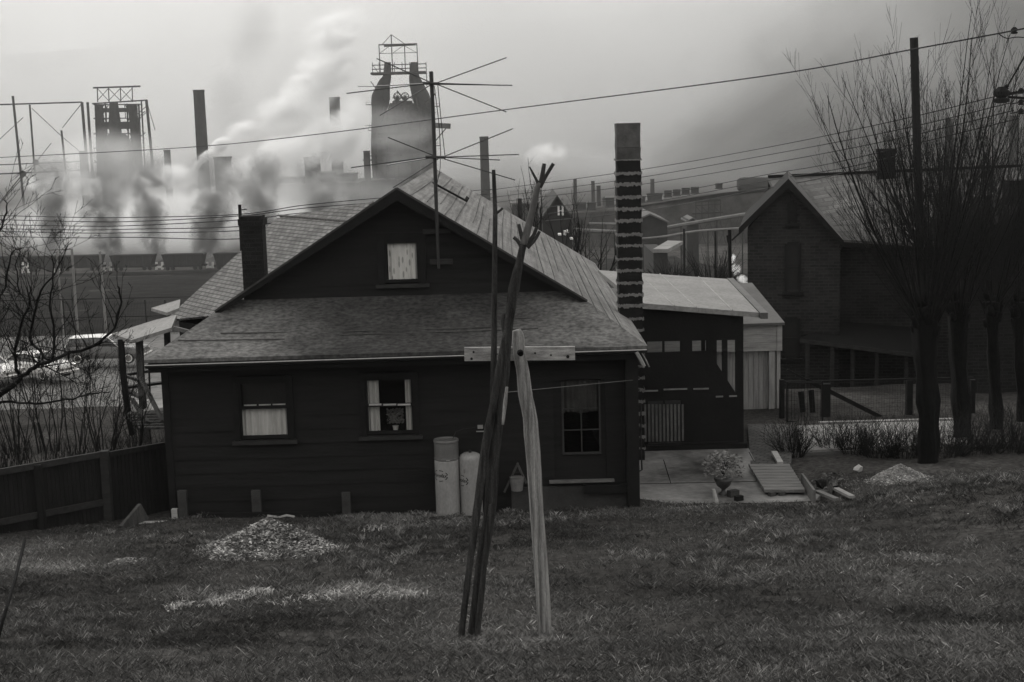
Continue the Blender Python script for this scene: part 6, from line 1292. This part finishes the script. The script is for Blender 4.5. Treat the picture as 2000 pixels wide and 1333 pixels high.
# ================================================================== smoke, steam, haze
def volmat(name, dens, alb, nsc=.1, thr=.42, gain=3.0, edge=1.6, det=5, stretch=(1, 1, 1), g=.45, dist=1.2):
    m = bpy.data.materials.new(name); m.use_nodes = True; n = m.node_tree.nodes; l = m.node_tree.links; n.clear()
    o = n.new('ShaderNodeOutputMaterial'); v = n.new('ShaderNodeVolumePrincipled'); v.inputs['Color'].default_value = (alb, alb, alb, 1); v.inputs['Anisotropy'].default_value = g
    t = n.new('ShaderNodeTexCoord'); ln = n.new('ShaderNodeVectorMath'); ln.operation = 'LENGTH'; l.new(t.outputs['Object'], ln.inputs[0])
    ge = n.new('ShaderNodeNewGeometry'); mp = n.new('ShaderNodeMapping'); mp.inputs['Scale'].default_value = tuple(nsc * a for a in stretch); l.new(ge.outputs['Position'], mp.inputs[0])
    q = n.new('ShaderNodeTexNoise'); q.inputs['Scale'].default_value = 1; q.inputs['Detail'].default_value = det; q.inputs['Roughness'].default_value = .58; q.inputs['Distortion'].default_value = dist; l.new(mp.outputs[0], q.inputs['Vector'])
    # ragged rim: the noise eats into the radius as well as into the density
    e = n.new('ShaderNodeMath'); e.operation = 'MULTIPLY_ADD'; e.inputs[1].default_value = 1.1; e.inputs[2].default_value = -.55; l.new(q.outputs[0], e.inputs[0])
    sb = n.new('ShaderNodeMath'); sb.operation = 'SUBTRACT'; l.new(ln.outputs['Value'], sb.inputs[0]); l.new(e.outputs[0], sb.inputs[1])
    f = n.new('ShaderNodeMapRange'); f.inputs[1].default_value = .95; f.inputs[2].default_value = .1; f.inputs[3].default_value = 0; f.inputs[4].default_value = edge; l.new(sb.outputs[0], f.inputs[0])
    f0 = n.new('ShaderNodeMapRange'); f0.inputs[1].default_value = 1; f0.inputs[2].default_value = .72; f0.inputs[3].default_value = 0; f0.inputs[4].default_value = 1; l.new(ln.outputs['Value'], f0.inputs[0])
    r = n.new('ShaderNodeMapRange'); r.inputs[1].default_value = thr; r.inputs[2].default_value = thr + 1 / gain; r.inputs[3].default_value = 0; r.inputs[4].default_value = 1; l.new(q.outputs[0], r.inputs[0])
    def mul(x, y):
        a = n.new('ShaderNodeMath'); a.operation = 'MULTIPLY'; l.new(x, a.inputs[0])
        if isinstance(y, float): a.inputs[1].default_value = y
        else: l.new(y, a.inputs[1])
        return a.outputs[0]
    l.new(mul(mul(mul(f.outputs[0], r.outputs[0]), f0.outputs[0]), float(dens)), v.inputs['Density']); l.new(v.outputs[0], o.inputs['Volume']); return m
def puff(px, py, Y, rx, ry, rz, rot, m, nm, label, cat='smoke'):      # radii in metres; rot in the picture plane, degrees
    m_ = MB(); import bmesh
    b = bmesh.new(); bmesh.ops.create_icosphere(b, subdivisions=3, radius=1.0); m_.add([tuple(v.co) for v in b.verts], [[q.index for q in f.verts] for f in b.faces]); b.free()
    o = m_.build(nm, m); o.location = W(px, py, Y); o.scale = (rx, ry, rz); o.rotation_euler = (0, math.radians(rot), 0); tag(o, label, cat, kind='stuff'); return o
DARK = volmat('dark_smoke', .62, .3, .28, .38, 4.0, 1.6, 6, dist=1.8); DARK2 = volmat('dark_smoke_thin', .34, .45, .2, .42, 4.5, 1.6, 6, dist=1.8)
STEAM = volmat('steam', 2.2, .995, .40, .30, 3.6, 2.0); STEAM2 = volmat('steam_thin', .62, .996, .10, .40, 5.0, 1.8, 7, dist=1.6); VEIL = volmat('smoke_veil', .06, .985, .045, .40, 4.0, 1.5); GREY = volmat('grey_smoke', .08, .75, .05, .36, 3.5, 1.5)
k_ = 262 / F; rs_ = random.Random(9)
for i, (px, lab) in enumerate(((102, 'leftmost dark smoke column behind the gnarled tree'), (206, 'dark smoke column above the third ore car gap'), (306, 'dark smoke column between the two middle ore cars'), (408, 'dark smoke column left of the black brick chimney'), (520, 'dark smoke column behind the shingled roof'), (626, 'dark smoke column left of the main roof ridge'))):
    x = px; parts = ['lowest part', 'second part', 'middle part', 'fourth part', 'spreading top']
    for k, y in enumerate((487, 452, 415, 376, 336)):
        w = (30 + k * 8 + rs_.uniform(-4, 5)) * (.85, 1.2, .95, 1.25, 1.0, 1.1)[i]; x += rs_.uniform(-7, 7) + (6 if k == 4 else 0)
        puff(x, y, 262 + rs_.uniform(-1, 1), w * k_, 3.4 + .6 * k, 50 * k_, rs_.uniform(-12, 12), DARK if k < 3 else DARK2, 'smoke_column', parts[k] + ' of the ' + lab)
puff(440, 415, 330, 540 * 330 / F, 22, 80 * 330 / F, 0, VEIL, 'smoke_bank', 'long pale bank of smoke lying in front of the steelworks')
LOW = volmat('low_steam', .13, .994, .06, .30, 3.5, 1.6)
puff(300, 440, 292, 430 * 292 / F, 12, 78 * 292 / F, 0, LOW, 'smoke_bank', 'bright low steam between and behind the dark smoke columns')
puff(560, 370, 350, 260 * 350 / F, 20, 75 * 350 / F, 0, VEIL, 'smoke_bank', 'pale smoke over the mill sheds between the two furnaces')
BANK = volmat('valley_smoke', .0058, .985, .0042, .38, 4.0, 1.4, 5, (1, 1, 1.5))
puff(400, 60, 1250, 1150, 900, 330, 0, BANK, 'valley_smoke', 'far smoke filling the left of the valley and hiding the opposite hillside')
puff(1350, 60, 1100, 420, 500, 190, -8, volmat('thin_valley_smoke', .0016, .97, .005, .36, 3.5, 1.4, 4), 'valley_smoke', 'thin drifting smoke across the right hillside')
puff(215, 330, 350, 170 * 350 / F, 22, 85 * 350 / F, 0, VEIL, 'smoke_bank', 'pale smoke drifting round the left furnace')
puff(790, 285, 385, 150 * 385 / F, 12, 90 * 385 / F, 15, VEIL, 'smoke_bank', 'pale smoke drifting round the central furnace')
puff(222, 288, 380, 60 * 380 / F, 9, 48 * 380 / F, 0, GREY, 'dark_smoke_patch', 'grey smoke patch in front of the left furnace'); puff(790, 320, 385, 60 * 385 / F, 8, 50 * 385 / F, 0, GREY, 'dark_smoke_patch', 'grey smoke patch low on the central furnace')
puff(452, 190, 400, 50 * 400 / F, 12, 90 * 400 / F, 14, GREY, 'dark_smoke_patch', 'faint grey smoke rising behind the tall wide smokestack')
puff(490, 60, 420, 60 * 420 / F, 14, 100 * 420 / F, 20, GREY, 'dark_smoke_patch', 'faint grey smoke high above the tall wide smokestack')
puff(1130, 330, 430, 200 * 430 / F, 14, 50 * 430 / F, -6, GREY, 'dark_smoke_patch', 'thin grey smoke drifting low left of the banded chimney')
puff(1250, 170, 520, 260 * 520 / F, 20, 80 * 520 / F, -14, volmat('grey_drift', .022, .8, .03, .38, 4, 1.5), 'dark_smoke_patch', 'thin grey smoke drifting above the banded chimney')
k_ = 350 / F
for x, y, a, b, rot, m_s, lab in ((385, 324, 20, 9, -50, STEAM, 'root of the white steam jet beside the tall smokestack'), (404, 305, 24, 12, -35, STEAM, 'lower part of the white steam jet crossing the tall smokestack'), (430, 284, 26, 16, -40, STEAM, 'bright bend of the steam plume right of the tall smokestack'),
        (475, 250, 48, 30, -30, STEAM2, 'first billow of the white steam plume'), (535, 228, 62, 42, -20, STEAM2, 'second billow of the white steam plume'), (600, 185, 80, 55, -35, STEAM2, 'third billow of the white steam plume'), (640, 130, 85, 58, -30, STEAM2, 'fourth wide billow of the white steam plume'), (560, 300, 90, 45, 0, STEAM2, 'low billow of steam over the mill sheds'), (650, 270, 70, 60, 10, STEAM2, 'billow of steam hiding the faint tall smokestack'), (650, 60, 90, 45, -20, STEAM2, 'topmost fading billow of the steam plume'), (690, 240, 40, 60, 0, STEAM2, 'billow of steam left of the central furnace'), (330, 345, 80, 30, 0, STEAM2, 'low steam billow right of the left furnace'), (480, 330, 60, 28, -10, STEAM2, 'low steam billow beside the dark skip tower'), (130, 360, 90, 34, 0, STEAM2, 'low steam billow under the ore bridge')):
    puff(x, y, 350, a * k_, min(a, b) * k_ * 1.1, b * k_, rot, m_s, 'steam_plume', lab)
NEAR = volmat('steam_near', 9.0, .99, 3.6, .40, 4.5, 1.8, g=.3)
for x, y, a, b, lab in ((1430, 506, 8, 12, 'topmost wisp of steam left of the brick house corner'), (1436, 527, 13, 14, 'second wisp of steam beside the dark braced pole'), (1449, 545, 14, 10, 'third wisp of steam beside the dark braced pole'), (1462, 558, 15, 7, 'lowest white wisp of steam at the brick house corner')): puff(x, y, 74, a * 74 / F, .35, b * 74 / F, 20, NEAR, 'steam_puff', lab)
puff(1070, 300, 420, 55 * 420 / F, 7, 28 * 420 / F, -10, STEAM2, 'steam_plume', 'small pale steam cloud left of the banded chimney')
# air
m = bpy.data.materials.new('haze'); m.use_nodes = True; n = m.node_tree.nodes; n.clear(); o = n.new('ShaderNodeOutputMaterial'); v = n.new('ShaderNodeVolumePrincipled')
v.inputs['Color'].default_value = (.97, .965, .95, 1); v.inputs['Density'].default_value = 0.00022; v.inputs['Anisotropy'].default_value = .5; m.node_tree.links.new(v.outputs[0], o.inputs['Volume'])
hb = MB(); hb.bb(-3600, 3600, -100, 3600, -300, 420); tag(hb.build('haze', m), 'thin even haze filling the valley', 'haze', kind='stuff')
